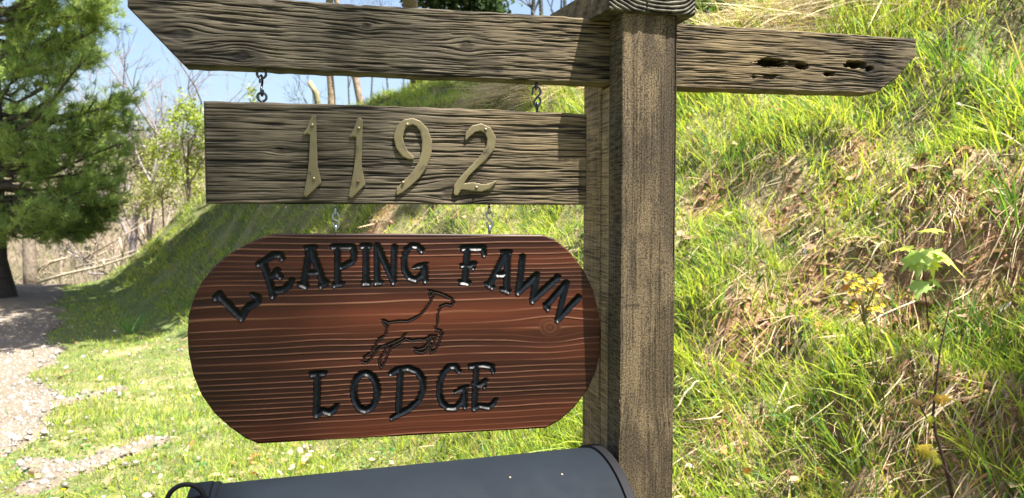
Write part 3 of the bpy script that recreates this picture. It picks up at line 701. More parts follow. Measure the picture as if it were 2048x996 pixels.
hook([(985, 434), (982, 425), (977, 422), (973, 430), (975, 437), (981, 442), (985, 447), (984, 453), (979, 457), (975, 452), (973, 444)], 'zinc wire S hook holding the right side of the red sign, under the numeral 2', M_zinc)

# ------------------------------------------------------------------ mailbox
PR = at_depth(1182, 893, 1.215); d = ray(428, 968); PL = EYE + d * ((PR[2] - EYE[2]) / d[2])
ax = PR - PL; LEN = np.linalg.norm(ax); ax /= LEN; mw = np.cross(ax, Z); mr = .162
CW = mw * (mr * .30)                                                       # the line seen as the top edge lies a little behind the crown
ctr = PL + CW; ctr[2] = PL[2] - mr * .955
MF = Frame(ctr, ax, Z, mw)
mbx = thing('mailbox', MF.world(LEN / 2, -.16, 0), 'large black enamelled roadside mailbox with a domed top, in front of the signpost foot', 'mailbox')
def section(r, low=-.15, n=40):
    a = np.linspace(0, math.pi, n); P = [(r * math.cos(t), r * math.sin(t)) for t in a]         # (w, v)
    return [(r, low)] + P + [(-r, low)]
def extrude(name, secs, mat, parent, close=True):
    V = []; n = len(secs[0][1])
    for u, s in secs:
        for w_, v_ in s: V.append((u, v_, w_))
    F = []
    for i in range(len(secs) - 1):
        for k in range(n):
            if k == n - 1 and not close: continue
            a = i * n + k; b = i * n + (k + 1) % n; F.append([a, b, b + n, a + n])
    F.append(list(range(n))[::-1]); F.append([(len(secs) - 1) * n + k for k in range(n)])
    m = MB(); m.add(V, F); me = m.me(name)
    o = obj(name, me, mat, parent, MF.mat()); sm(me); return o
def sm(me, ang=35):
    me.set_sharp_from_angle(angle=R(ang))
extrude('body', [(u, section(mr)) for u in np.linspace(.006, LEN - .006, 14)], M_mail, mbx)
extrude('rear_rim', [(LEN - .010, section(mr + .0005)), (LEN - .0085, section(mr + .004)), (LEN + .004, section(mr + .0045)), (LEN + .006, section(mr + .002)), (LEN + .0062, section(mr - .004))], M_mailrim, mbx)
extrude('door', [(-.030, section(mr - .006)), (-.0285, section(mr + .001)), (-.026, section(mr + .0045)), (-.002, section(mr + .005)), (.0, section(mr + .003))], M_mail, mbx)
extrude('front_band', [(.0005, section(mr + .0012)), (.002, section(mr + .0035)), (.008, section(mr + .0035)), (.010, section(mr + .0008))], M_mail, mbx)
m = MB(); rc = at_depth(371, 1003, MF.world(-.03, 0, mr * .2)[1] - .0); rl = (rc - MF.O) @ MF.U, (rc - MF.O) @ MF.V, (rc - MF.O) @ MF.W
m.tube([(rl[0] + .023 * math.cos(a), rl[1] + .023 * math.sin(a), rl[2]) for a in np.arange(28) * 2 * math.pi / 28], .0033, 10, closed=True)
pull = obj('latch_ring', m.me('latch_ring'), M_mailrim, mbx, MF.mat())
m = MB(); m.tube([(rl[0] + .024, rl[1], rl[2]), (-.02, rl[1] - .004, rl[2] * .6)], .006, 8); obj('latch_stem', m.me('latch_stem'), M_mailrim, mbx, MF.mat())
for a, b in ((1020, 955), (1124, 949)):                                      # two rivets on the shell
    dd = ray(a, b); o_ = EYE - MF.O; dw, dv = dd @ MF.W, dd @ MF.V; ow, ov = o_ @ MF.W, o_ @ MF.V
    qa, qb, qc = dw * dw + dv * dv, 2 * (ow * dw + ov * dv), ow * ow + ov * ov - mr * mr
    t = (-qb - math.sqrt(max(qb * qb - 4 * qa * qc, 0))) / (2 * qa); P = EYE + dd * t; lu, lv, lw = (P - MF.O) @ MF.U, (P - MF.O) @ MF.V, (P - MF.O) @ MF.W
    m = MB(); nn = np.array([0, lv, lw]) / mr; c0 = np.array([lu, lv, lw]); m.tube([c0 - nn * .001, c0 + nn * .0008, c0 + nn * .0014], [.0022, .002, .0008], 8)
    obj('rivet', m.me('rivet'), M_rivet, mbx, MF.mat())
# shelf that carries the mailbox, and its brace, both parts of the signpost
m = MB()
def boxm(m, fr, u0, u1, v0, v1, w0, w1, c=(.7, .15, .4)):
    P = [fr.world(a, b, c_) for a in (u0, u1) for b in (v0, v1) for c_ in (w0, w1)]
    m.add(P, [[0, 1, 3, 2], [4, 6, 7, 5], [0, 4, 5, 1], [2, 3, 7, 6], [0, 2, 6, 4], [1, 5, 7, 3]], c)
boxm(m, MF, .02, LEN + .01, -.151 - .038, -.151, -.07, .07); obj('mailbox_shelf', m.me('mailbox_shelf', False, True), M_post, signpost)

# ------------------------------------------------------------------ grass
DISTC = lambda x, y: np.hypot(x, y)
def scatter(n, x0, x1, y0, y1, near=2.6, power=2.0, fov=True):
    """random ground points, denser close to the path where one stands"""
    out = []
    tot = 0
    while tot < n:
        x = rng.uniform(x0, x1, 200000); y = rng.uniform(y0, y1, 200000); r = np.hypot(x, y)
        k = rng.random(len(x)) < np.minimum(1, (near / r) ** power)
        if fov: k &= (np.abs(x) < .78 * y + .8) & (y > .8)
        x, y = x[k], y[k]; out.append(np.stack([x, y], 1)); tot += len(x)
    return np.concatenate(out)[:n]
def blades(P, L, wid, dirv, bend, col, name, mat, label=None, kind='stuff', segs=3, far=None):
    """P base (n,3); L length; dirv unit growth direction; bend = horizontal vector added with t^2"""
    n = len(P); side = np.cross(dirv, rng.normal(size=(n, 3))); side /= np.linalg.norm(side, axis=1)[:, None] + 1e-9
    ts = np.array([0, .38, .72, 1.0][:segs + 1]); V = np.empty((n, 7, 3)); C = np.empty((n, 7, 3)); k = 0
    for i, t in enumerate(ts):
        c = P + dirv * (L * t)[:, None] + bend * (L * t * t)[:, None]; w = wid * (1, .9, .6, 0)[i]
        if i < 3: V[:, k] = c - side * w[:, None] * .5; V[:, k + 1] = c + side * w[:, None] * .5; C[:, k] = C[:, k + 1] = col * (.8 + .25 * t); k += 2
        else: V[:, k] = c; C[:, k] = col * 1.1
    b = (np.arange(n) * 7)[:, None]
    if far is not None and far.any():                    # distant blades: two joints instead of three
        nf = ~far; V1, C1 = V[nf], C[nf]; k1 = len(V1); b = (np.arange(k1) * 7)[:, None]; V2 = V[far][:, [0, 1, 4, 5, 6]]; C2 = C[far][:, [0, 1, 4, 5, 6]]
        b2 = (np.arange(len(V2)) * 5)[:, None] + k1 * 7
        q = np.concatenate([b + [0, 1, 3, 2], b + [2, 3, 5, 4], b2 + [0, 1, 3, 2]]); t = np.concatenate([b + [4, 5, 6], b2 + [2, 3, 4]])
        V = np.concatenate([V1.reshape(-1, 3), V2.reshape(-1, 3)]); C = np.concatenate([C1.reshape(-1, 3), C2.reshape(-1, 3)])
    else: q = np.concatenate([b + [0, 1, 3, 2], b + [2, 3, 5, 4]]); t = b + [4, 5, 6]
    me = meshdata(name, V.reshape(-1, 3), q, t, C.reshape(-1, 3), False); o = obj(name, me, mat)
    return tag(o, label, None, None, kind)
def ground_pts(xy): return np.column_stack([xy, Hm(xy[:, 0], xy[:, 1])])
def downslope(x, y):
    e = .15; gx = (Hbase(x + e, y) - Hbase(x - e, y)) / (2 * e); gy = (Hbase(x, y + e) - Hbase(x, y - e)) / (2 * e)
    v = np.stack([-gx, -gy, -(gx ** 2 + gy ** 2)], 1); s = np.hypot(gx, gy); return v / (np.linalg.norm(v, axis=1)[:, None] + 1e-6), s
def unit(v): return v / (np.linalg.norm(v, axis=1)[:, None] + 1e-9)
def green_grass():
    xy = scatter(450000, -13, 8, 1.2, 16.5, 2.6, 1.6)
    x, y = xy.T; dm = dry_mask(x, y); rm = np.maximum(road_mask(x, y), patch_mask(x, y)); cl = fbm(x * 3.2, y * 3.2, 81, 3); d, s = ds(x, y)
    p = (1 - .42 * dm) * (1 - .97 * rm) * np.clip(.5 + 1.5 * sst(.3, .62, cl), 0, 1)
    p *= np.where(d < -.3, .75, 1)
    k = rng.random(len(x)) < p; xy = xy[k]; x, y = xy.T; d, s = d[k], s[k]; n = len(x); r = np.hypot(x, y)
    P = ground_pts(xy); dn, sl = downslope(x, y)
    tall = fbm(x * 1.3 + 4, y * 1.3, 83, 2)
    L = (.055 + .07 * sst(.3, .75, tall)) * rng.lognormal(0, .35, n) * np.where(d > .2, 1.05, .52) * (1 - .25 * sst(5, 9, r))
    # long fresh tufts on the upper right of the bank
    up = sst(1.2, 2.0, d) * sst(1.5, .2, s) * sst(.35, .55, fbm(x * 2, y * 2, 85)); L = L * (1 + .7 * up)
    tuft = rng.random(n) < .012; L[tuft] *= 1.7
    lean = np.stack([fbm(x * 5, y * 5, 86) - .5, fbm(x * 5, y * 5, 87) - .5, np.zeros(n)], 1) * 1.6
    dirv = unit(np.array([0, 0, 1.]) + lean * .6 + rng.normal(0, .24, (n, 3)) + dn * (.16 * np.minimum(sl, 1))[:, None])
    bend = (rng.normal(0, .24, (n, 3)) + dn * (.18 * np.minimum(sl, 1))[:, None] + lean * .3); bend[:, 2] -= .14
    wid = .0046 * rng.lognormal(0, .3, n) * (.75 + .25 * r / 3)
    a = np.array([.24, .36, .05]); b = np.array([.47, .52, .08]); c_ = np.array([.09, .20, .05])
    m = rng.random(n) * .6 + .4 * fbm(x * 2.3, y * 2.3, 88); col = a + (b - a) * m[:, None]; kk = (rng.random(n) < .25); col[kk] = c_ * rng.uniform(.8, 1.3, (kk.sum(), 1))
    old = rng.random(n) < .07; col[old] = np.array([.38, .30, .15]) * rng.uniform(.7, 1.2, (old.sum(), 1))
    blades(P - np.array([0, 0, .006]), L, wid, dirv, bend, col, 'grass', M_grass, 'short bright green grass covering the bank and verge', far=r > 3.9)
green_grass()
def dry_grass():
    xy = scatter(225000, -12, 8, 1.2, 16.5)
    x, y = xy.T; dm = dry_mask(x, y); rm = np.maximum(road_mask(x, y), patch_mask(x, y)); d, s = ds(x, y)
    p = (.26 + .62 * dm) * (1 - .96 * rm); p *= np.where((dm > .75) & (fbm(x * 8, y * 8, 99) > .5), .35, 1)
    k = rng.random(len(x)) < p; xy = xy[k]; x, y = xy.T; n = len(x); d = d[k]; r = np.hypot(x, y); dm = dm[k]
    P = ground_pts(xy); dn, sl = downslope(x, y); L = rng.uniform(.04, .14, n) * (.7 + .6 * dm) * np.where(d > .2, 1, .5)
    sw = np.stack([noise(x * 6, y * 6, 91) - .5, noise(x * 6, y * 6, 92) - .5, np.zeros(n)], 1)
    dirv = unit(dn * np.minimum(1, sl * 1.3)[:, None] + np.array([0, 0, .32]) + sw * 1.0 + rng.normal(0, .32, (n, 3)))
    bend = rng.normal(0, .22, (n, 3)) + np.array([0, 0, -.30])
    col = np.array([.46, .36, .23]) * rng.uniform(.45, 1.35, (n, 1)) * (1 + rng.normal(0, .05, (n, 3)))
    red = rng.random(n) < .18; col[red] = np.array([.30, .17, .09]) * rng.uniform(.7, 1.3, (red.sum(), 1))
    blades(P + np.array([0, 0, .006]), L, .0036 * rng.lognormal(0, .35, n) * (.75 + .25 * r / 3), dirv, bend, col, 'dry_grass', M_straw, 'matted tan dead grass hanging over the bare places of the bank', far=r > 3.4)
dry_grass()
def straw():
    n = 5200; s = rng.uniform(-4.5, 1.8, n); d = rng.uniform(2.3, 3.6, n) + .15 * (s > 0)
    x = .82 * d - .57 * s - 1.5; y = .57 * d + .82 * s + 5; P = ground_pts(np.stack([x, y], 1)); P[:, 2] += rng.uniform(.03, .16, n)
    az = rng.normal(R(200), R(38), n); el = rng.normal(.02, .22, n)
    dirv = np.stack([np.cos(az) * np.cos(el), np.sin(az) * np.cos(el) * .6, np.sin(el)], 1); L = rng.uniform(.25, .8, n)
    bend = rng.normal(0, .08, (n, 3)); bend[:, 2] -= .12
    col = np.array([.52, .42, .27]) * rng.uniform(.55, 1.25, (n, 1))
    P = P - dirv * (L * .4)[:, None]; P[:, 2] = np.maximum(P[:, 2], Hm(P[:, 0], P[:, 1]) + .01)
    blades(P, L, rng.uniform(.003, .007, n), unit(dirv), bend, col, 'straw', M_straw, 'pile of long pale straw stalks lying along the top of the bank')
straw()
def single_stalks():
    for (a, b, c_, d_, lab) in ((1938, 256, 2044, 290, 'pale dead stalk lying in the green grass at the right edge'), (1545, 850, 1575, 765, 'thick tan dead stalk leaning on the bank right of the post'),
                                (1352, 815, 1405, 760, 'thin grey stick beside the post on the bank'), (1630, 720, 1830, 600, 'long thin dead stem slanting across the bare patch')):
        P0, P1 = hit_ground(a, b), hit_ground(c_, d_); n = 8; m = MB(); t = np.linspace(0, 1, n)
        P = P0 + (P1 - P0) * t[:, None]; P += ((EYE - P) / np.linalg.norm(EYE - P, axis=1)[:, None]) * .06; P[:, 2] += .02 * np.sin(t * 3.1) + .004 * rng.normal(size=n)
        c0 = P[0].copy(); m.tube(P - c0, np.linspace(.0045, .0025, n), 6, (.52, .44, .32)); o = obj('dead_stalk', m.me('dead_stalk', True, True), M_twig, None, Matrix.Translation(Vector(c0))); tag(o, lab, 'stalk')
single_stalks()
# broad leaves: dead leaves, clover and weeds
LEAF8 = np.array([(0, 0, 0), (.28, .30, .05), (.34, .62, .08), (0, 1, 0), (-.34, .62, .08), (-.28, .30, .05)])
LQ = [[0, 1, 2, 3], [0, 3, 4, 5]]
def leaves(P, size, nrm, col, name, mat, label, parent=None, kind='stuff', shape=LEAF8, curl=.0):
    n = len(P); a = rng.normal(size=(n, 3)); X1 = unit(np.cross(nrm, a)); Y1 = np.cross(nrm, X1)
    T = shape[None] * size[:, None, None]
    V = P[:, None] + T[..., 0:1] * X1[:, None] + (T[..., 1:2] - .5 * size[:, None, None]) * Y1[:, None] + (T[..., 2:3]) * nrm[:, None]
    m = shape.shape[0]; b = (np.arange(n) * m)[:, None]; q = np.concatenate([b + f for f in LQ])
    C = np.repeat(col[:, None], m, 1)
    o = obj(name, meshdata(name, V.reshape(-1, 3), q, None, C.reshape(-1, 3), False), mat, parent)
    if kind: o['kind'] = kind
    if label: o['label'] = label
    return o
def litter():
    xy = scatter(5200, -9, 6, 1.6, 12); x, y = xy.T; rm = road_mask(x, y); d, s = ds(x, y); n0 = fbm(x * 1.4, y * 1.4, 95)
    k = (rng.random(len(x)) < (.15 + 1.2 * sst(.5, .7, n0))) & (rm < .5); xy = xy[k]; n = len(xy); P = ground_pts(xy); P[:, 2] += rng.uniform(.012, .06, n)
    col = np.array([.34, .24, .15]) * rng.uniform(.5, 1.5, (n, 1)); o_ = rng.random(n) < .25; col[o_] = np.array([.36, .17, .06]) * rng.uniform(.6, 1.2, (o_.sum(), 1))
    w_ = rng.random(n) < .14; col[w_] = np.array([.6, .55, .48])
    leaves(P, rng.uniform(.018, .06, n), unit(rng.normal(0, .5, (n, 3)) + [0, 0, 1]), col, 'dead_leaves', M_straw, 'scattered brown and tan dead leaves on the bank')
    xy = scatter(16000, -9, 6, 1.6, 12); x, y = xy.T; k = (fbm(x * 2.1, y * 2.1, 97) > .52) & (road_mask(x, y) < .4) & (dry_mask(x, y) < .5); xy = xy[k]; n = len(xy); P = ground_pts(xy); P[:, 2] += rng.uniform(.01, .07, n)
    col = np.array([.07, .16, .035]) * rng.uniform(.7, 1.7, (n, 1))
    leaves(P, rng.uniform(.012, .032, n), unit(rng.normal(0, .45, (n, 3)) + [0, 0, 1]), col, 'low_weeds', M_leaf, 'small round-leaved weeds growing between the grass')
litter()
def stones():
    xy = scatter(26000, -9, -.9, 2.2, 11, 3.5, 1.6); x, y = xy.T; m = np.maximum(road_mask(x, y), patch_mask(x, y)) + .02; k = rng.random(len(x)) < m * .8; xy = xy[k]; n = len(xy)
    ico = np.array([(0, 0, .7), (1, 0, 0), (.3, .9, .1), (-.8, .5, -.1), (-.7, -.6, .1), (.4, -.9, 0), (0, 0, -.6)]); F = [[0, 1, 2], [0, 2, 3], [0, 3, 4], [0, 4, 5], [0, 5, 1], [6, 2, 1], [6, 3, 2], [6, 4, 3], [6, 5, 4], [6, 1, 5]]
    P = ground_pts(xy); P[:, 2] += .024; a = rng.uniform(0, 6.28, n); r = rng.lognormal(math.log(.013), .45, n); sc_ = rng.uniform(.6, 1.2, (n, 1, 3)); T = ico[None] * sc_ * r[:, None, None]
    V = np.stack([T[..., 0] * np.cos(a)[:, None] - T[..., 1] * np.sin(a)[:, None], T[..., 0] * np.sin(a)[:, None] + T[..., 1] * np.cos(a)[:, None], T[..., 2]], -1) + P[:, None]
    b = (np.arange(n) * 7)[:, None]; t = np.concatenate([b + f for f in F]); col = np.repeat((np.array([.24, .225, .205]) * rng.uniform(.45, 1.5, (n, 1)))[:, None], 7, 1)
    tag(obj('gravel_stones', meshdata('gravel_stones', V.reshape(-1, 3), None, t, col.reshape(-1, 3), False), M_stone), 'loose pale gravel on the drive and washed over the verge', kind='stuff')
stones()
def clods():
    P = []
    for a, b, q_, k_ in DRY:
        n = int(60 * q_ / .2); t = rng.normal(0, q_ * .45, (n, 2)) + [a, b]; P.append(t)
    xy = np.concatenate(P); n = len(xy); P = ground_pts(xy); r_ = rng.lognormal(math.log(.010), .5, n)
    ico = np.array([(0, 0, .7), (1, 0, 0), (.3, .9, .1), (-.8, .5, -.1), (-.7, -.6, .1), (.4, -.9, 0), (0, 0, -.6)]); F = [[0, 1, 2], [0, 2, 3], [0, 3, 4], [0, 4, 5], [0, 5, 1], [6, 2, 1], [6, 3, 2], [6, 4, 3], [6, 5, 4], [6, 1, 5]]
    V = ico[None] * r_[:, None, None] * rng.uniform(.6, 1.3, (n, 7, 1)) + P[:, None]; b = (np.arange(n) * 7)[:, None]
    col = np.repeat((np.array([.26, .15, .09]) * rng.uniform(.5, 1.5, (n, 1)))[:, None], 7, 1)
    tag(obj('soil_clods', meshdata('soil_clods', V.reshape(-1, 3), None, np.concatenate([b + f for f in F]), col.reshape(-1, 3), False), M_stone), 'small reddish crumbs of earth in the bare hollows of the bank', kind='stuff')
clods()

# ------------------------------------------------------------------ trees
def branchy(m, P, d, L, r, depth, spread=.6, up=.15, col=(.2, .16, .12), tips=None, seg=4, shrink=.68, kids=3, sides=5):
    pts = [P]; dd = np.array(d, float); p = np.array(P, float)
    for i in range(seg):
        dd = dd + rng.normal(0, .13, 3) + np.array([0, 0, up * .3]); dd /= np.linalg.norm(dd); p = p + dd * L / seg; pts.append(p)
    m.tube(pts, np.linspace(r, r * .62, seg + 1), sides if depth > 1 else 3, col, cap=False)
    if depth <= 0:
        if tips is not None: tips.append((pts[-1], dd)); tips.append((pts[seg // 2], dd))
        return
    for k in range(kids):
        i = seg if k == 0 else rng.integers(max(1, seg // 2), seg + 1); nd = dd + rng.normal(0, spread, 3) + np.array([0, 0, up]); nd /= np.linalg.norm(nd)
        branchy(m, pts[i], nd, L * shrink * rng.uniform(.8, 1.15), r * .62, depth - 1, spread, up, col, tips, max(2, seg - 1), shrink, kids, sides)
def bare_tree(base, h, r, label, col, lean=(0, 0, 1), depth=5, group=None, name='bare_tree', kids=3, spread=.5):
    t = thing(name, base, label, 'tree', group); m = MB(); l = np.array(lean, float); l /= np.linalg.norm(l)
    pts = [np.array(base, float) + l * h * .45 * k / 5 + rng.normal(0, r * .25, 3) * (k > 0) for k in range(6)]; m.tube(pts, np.linspace(r, r * .6, 6), 8, col, cap=False)
    obj('trunk', m.me('trunk', True, True), M_bark, t); m = MB()
    for k in range(4): branchy(m, pts[-1 - (k > 1) - (k > 2)], unit((l + rng.normal(0, spread * .9, 3))[None])[0], h * .24, r * .42, depth - 1, spread, .2, col, None, 4, .7, kids)
    obj('crown', m.me('crown', True, True), M_twig, t); return t

def leafy(name, label, cat, base, crown, rad, nleaf, lsize, cols, tr=.12, group=None, subs=None, flat=1.0, trunkcol=(.16, .13, .10), lean=None):
    """trunk, limbs reaching into the crown and leaf clumps at their ends; crown = list of clump centres"""
    t = thing(name, base, label, cat, group); base = np.array(base, float); C = np.array(crown, float); cen = C.mean(0)
    top = cen + np.array([0, 0, -.15 * rad]); m = MB(); pts = np.array([base + (top - base) * k / 7 + (rng.normal(0, tr * .5, 3) if 0 < k < 7 else 0) for k in range(8)])
    m.tube(pts, np.linspace(tr, tr * .45, 8), 9, trunkcol, cap=False); obj('trunk', m.me('trunk', True, True), M_bark, t)
    m = MB()
    for c_ in C:
        s_ = pts[rng.integers(3, 8)]; mid_ = (s_ + c_) / 2 + rng.normal(0, .08 * np.linalg.norm(c_ - s_), 3) + [0, 0, .1 * rad]; m.tube([s_, mid_, c_], [tr * .32, tr * .2, tr * .07], 5, trunkcol, cap=False)
        for k in range(4): e = c_ + rng.normal(0, rad * .5, 3) * [1, 1, flat]; m.tube([mid_ * .3 + c_ * .7, e], [tr * .06, tr * .02], 3, trunkcol, cap=False)
    obj('limbs', m.me('limbs', True, True), M_twig, t)
    cs = C[rng.integers(0, len(C), nleaf // 14)] if subs is None else np.repeat(C, subs, 0); sub = cs + rng.normal(0, rad * .48, cs.shape) * [1, 1, flat]
    P = np.repeat(sub, 14, 0) + rng.normal(0, lsize * (1.5 if subs is None else 2.6), (len(sub) * 14, 3)); n = len(P)
    tone = np.repeat(rng.uniform(.75, 1.25, (len(sub), 1)), 14, 0); a, b = np.array(cols[0]), np.array(cols[1]); mixf = np.repeat(rng.random((len(sub), 1)), 14, 0) * .6 + rng.random((n, 1)) * .4
    o = leaves(P, lsize * rng.uniform(.6, 1.4, n), unit(rng.normal(0, .6, (n, 3)) + [0, 0, .7]), (a + (b - a) * mixf) * tone, 'foliage', M_leaf, None, t, None)
    return t
def along_sun(P, h): return np.asarray(P) + SUN * h

# white pine at the left edge of the drive
def pine():
    base = np.array([-9.05, 13.0, 0]); base[2] = Hm(base[0], base[1])
    t = thing('pine_tree', base, 'bushy green white pine with a dark trunk at the left edge beside the drive', 'tree')
    m = MB(); H = 10.5; zz = np.linspace(-.1, H, 14); lean = np.stack([.10 * zz * 0 - .02 * zz, 0 * zz, zz], 1)
    m.tube(base + lean + np.concatenate([np.zeros((1, 3)), rng.normal(0, .03, (13, 3))]), np.interp(zz, [-.1, 0, .4, H], [.30, .25, .19, .04]), 12, (.045, .038, .034), cap=False)
    obj('trunk', m.me('trunk', True, True), M_bark, t); tufts = []
    limbs = []
    pxm = FPX / 13.0
    # tip targets in the picture (px, py) with depth offset: outline of the crown on the right side
    tg = []
    for (x, y, n) in ((215, 10, 5), (200, 60, 5), (180, 110, 4), (140, 150, 2), (120, 190, 1), (255, 215, 5), (262, 255, 4), (250, 300, 4), (240, 350, 4), (245, 400, 4), (225, 440, 4), (170, 455, 4), (110, 455, 4), (100, 330, 5), (80, 240, 4), (40, 120, 5), (60, 40, 5), (20, 300, 5), (60, 400, 5), (10, 440, 4), (150, 280, 4), (150, 370, 4), (110, 90, 4), (130, -40, 6), (60, -80, 6), (180, -60, 5)):
        for k in range(n): tg.append((x - 22 * (x > 190) + rng.normal(0, 12), y + rng.normal(0, 14), 13 + rng.normal(0, 1.1) * (1 - .6 * (x > 190))))
    for k in range(60): 
        a = rng.uniform(0, 6.28); z = rng.uniform(1.8, 9.5); rr = 2.6 * (1 - z / 13); p = base + [-abs(math.cos(a)) * rr * .9 + .1, math.sin(a) * rr, z]
        tg.append(p)
    for g_ in tg:
        T = at_depth(*g_) if len(g_) == 3 and not isinstance(g_, np.ndarray) else g_
        hz = np.hypot(*(T - base)[:2]); z0 = np.clip(T[2] - base[2] - .18 * hz, 1.3, H - .5); s_ = base + [-.02 * z0, 0, z0]
        n = 7; tt = np.linspace(0, 1, n)[:, None]; Pm = s_ + (T - s_) * tt; Pm[:, 2] += -.12 * hz * np.sin(tt[:, 0] * 3.14) * .6 + rng.normal(0, .04, n); limbs.append(Pm)
        for k in range(12):
            f = rng.uniform(.4, 1) ** .7; i = f * (n - 1); j = min(int(i), n - 2); p = Pm[j] + (Pm[j + 1] - Pm[j]) * (i - j); dd = unit(((T - s_) / (hz + .1) + rng.normal(0, .5, 3))[None])[0]
            L = .45 * rng.uniform(.4, 1); e = p + dd * L + [0, 0, .08]; limbs.append(np.array([p, (p + e) / 2 + [0, 0, -.03], e]))
            for q in range(4): tufts.append((p + (e - p) * (.35 + .65 * q / 3) + rng.normal(0, .05, 3), dd))
        for q in range(5): tufts.append((T + rng.normal(0, .07, 3), unit((T - s_)[None])[0]))
    big = [l for l in limbs if len(l) == 7]; small = [l for l in limbs if len(l) == 3]
    for l in big[::4]:
        m = MB(); m.tube(l, np.linspace(.05, .012, 7), 6, (.05, .042, .036), cap=False); obj('limb', m.me('limb', True, True), M_bark, t)
    m = MB()
    for i, l in enumerate(big):
        if i % 4: m.tube(l, np.linspace(.035, .01, 7), 5, (.05, .042, .036), cap=False)
    for l in small: m.tube(l, [.012, .009, .005], 3, (.07, .055, .04), cap=False)
    tag(obj('branches', m.me('branches', True, True), M_bark, t), kind='stuff')
    P = np.array([a for a, b in tufts]); D = np.array([b for a, b in tufts]); nn = 17; n = len(P)
    Pn = np.repeat(P, nn, 0) + rng.normal(0, .02, (n * nn, 3)); dn = unit(np.repeat(D, nn, 0) * .55 + rng.normal(0, .55, (n * nn, 3)) + [0, 0, .25]); L = rng.uniform(.09, .17, n * nn); sd = unit(np.cross(dn, rng.normal(size=dn.shape))) * .006
    V = np.stack([Pn - sd, Pn + sd, Pn + dn * L[:, None] + sd * .35], 1)
    c1, c2 = np.array([.11, .20, .06]), np.array([.34, .43, .11]); f = np.repeat(rng.random((n, 1)), nn, 0) * .7 + .3 * rng.random((n * nn, 1)); C = np.repeat((c1 + (c2 - c1) * f)[:, None], 3, 1)
    tag(obj('needles', meshdata('needles', V.reshape(-1, 3), None, np.arange(n * nn * 3).reshape(-1, 3), C.reshape(-1, 3), False), M_needle, t), kind='stuff')
pine()

# canopy above and beside the frame: the trees that shade the far bank, the drive, and the lower right corner
def clump_targets(pxs, h, jit=.25):
    out = []
    for (a, b) in pxs:
        P = hit_ground(a, b, 30); out.append(along_sun(P, h + rng.uniform(-.8, .8)) + rng.normal(0, jit, 3))
    return out
SH = []
for row in ((600, [15, 80, 150, 215]), (618, [20, 90, 160, 230, 290]), (650, [20, 80, 140, 190, 250]), (676, [15, 70, 130, 190]), (552, [250, 300, 350, 400]), (580, [215, 270, 330, 385]), (605, [250, 310, 350]),
            (508, [325, 360, 400, 440, 480]), (470, [385, 430, 480, 530, 590]), (430, [440, 480, 520, 580, 640]), (540, [430]), (390, [480, 520, 560, 620, 680]), (340, [450, 520, 590, 660, 720]),
            (290, [540, 620, 700, 780, 860]), (260, [600, 680, 760, 840, 920]), (240, [650, 720, 800, 870, 940]), (225, [700, 770, 840, 910, 970]), (198, [760, 830, 890, 950, 1000]), (172, [850, 910, 960, 1010]), (210, [720, 790, 850, 920, 980]), (185, [800, 850, 910, 970])):
    SH += [(x, row[0]) for x in row[1]]
ct_ = clump_targets(SH, 7.5)
b0 = np.array([-1.80, 14.4, 0]); b0[2] = Hm(b0[0], b0[1])
leafy('maple_tree', 'tall tree on top of the bank with its trunk just above the crossarm', 'tree', b0, ct_, .58, 29000, .165, ((.04, .08, .02), (.07, .12, .03)), .15)

# tree on the roadside behind the viewpoint: lightly shades the left ends of the boards and the lower right of the bank
tgt = []; subs = []
for (a, b, n_) in ((300, 60, 1), (420, 90, 1), (560, 80, 1), (430, 240, 1), (500, 330, 1), (400, 560, 1), (450, 740, 1), (560, 820, 1)):
    u, v = A.hit(a, b)
    for k in range(n_): subs.append(1); tgt.append(along_sun(A.world(u, v, 0), 11 + rng.uniform(-.8, .8)) + rng.normal(0, .05, 3))
leafy('poplar_tree', 'roadside tree standing behind and left of the viewpoint, outside the picture', 'tree', np.array([-2.6, -2.4, float(Hm(-2.6, -2.4))]), tgt, .16, 1000, .07, ((.05, .10, .02), (.08, .14, .03)), .14, None, subs)
tgt = []; subs = []
for (a, b) in ((1990, 800), (2035, 880), (1890, 930), (1780, 975), (1960, 950), (2040, 970), (1880, 990), (2040, 700), (1990, 900), (2010, 620)):
    subs.append(2); tgt.append(along_sun(hit_ground(a, b), 6.0 + rng.uniform(-.4, .4)))
tb = np.array([5.6, -.6, 0]); tb[2] = Hm(tb[0], tb[1])
leafy('poplar_tree', 'tree standing on the bank to the right of the viewpoint, outside the picture', 'tree', tb, tgt, .16, 5200, .075, ((.05, .10, .02), (.08, .14, .03)), .16, None, subs)

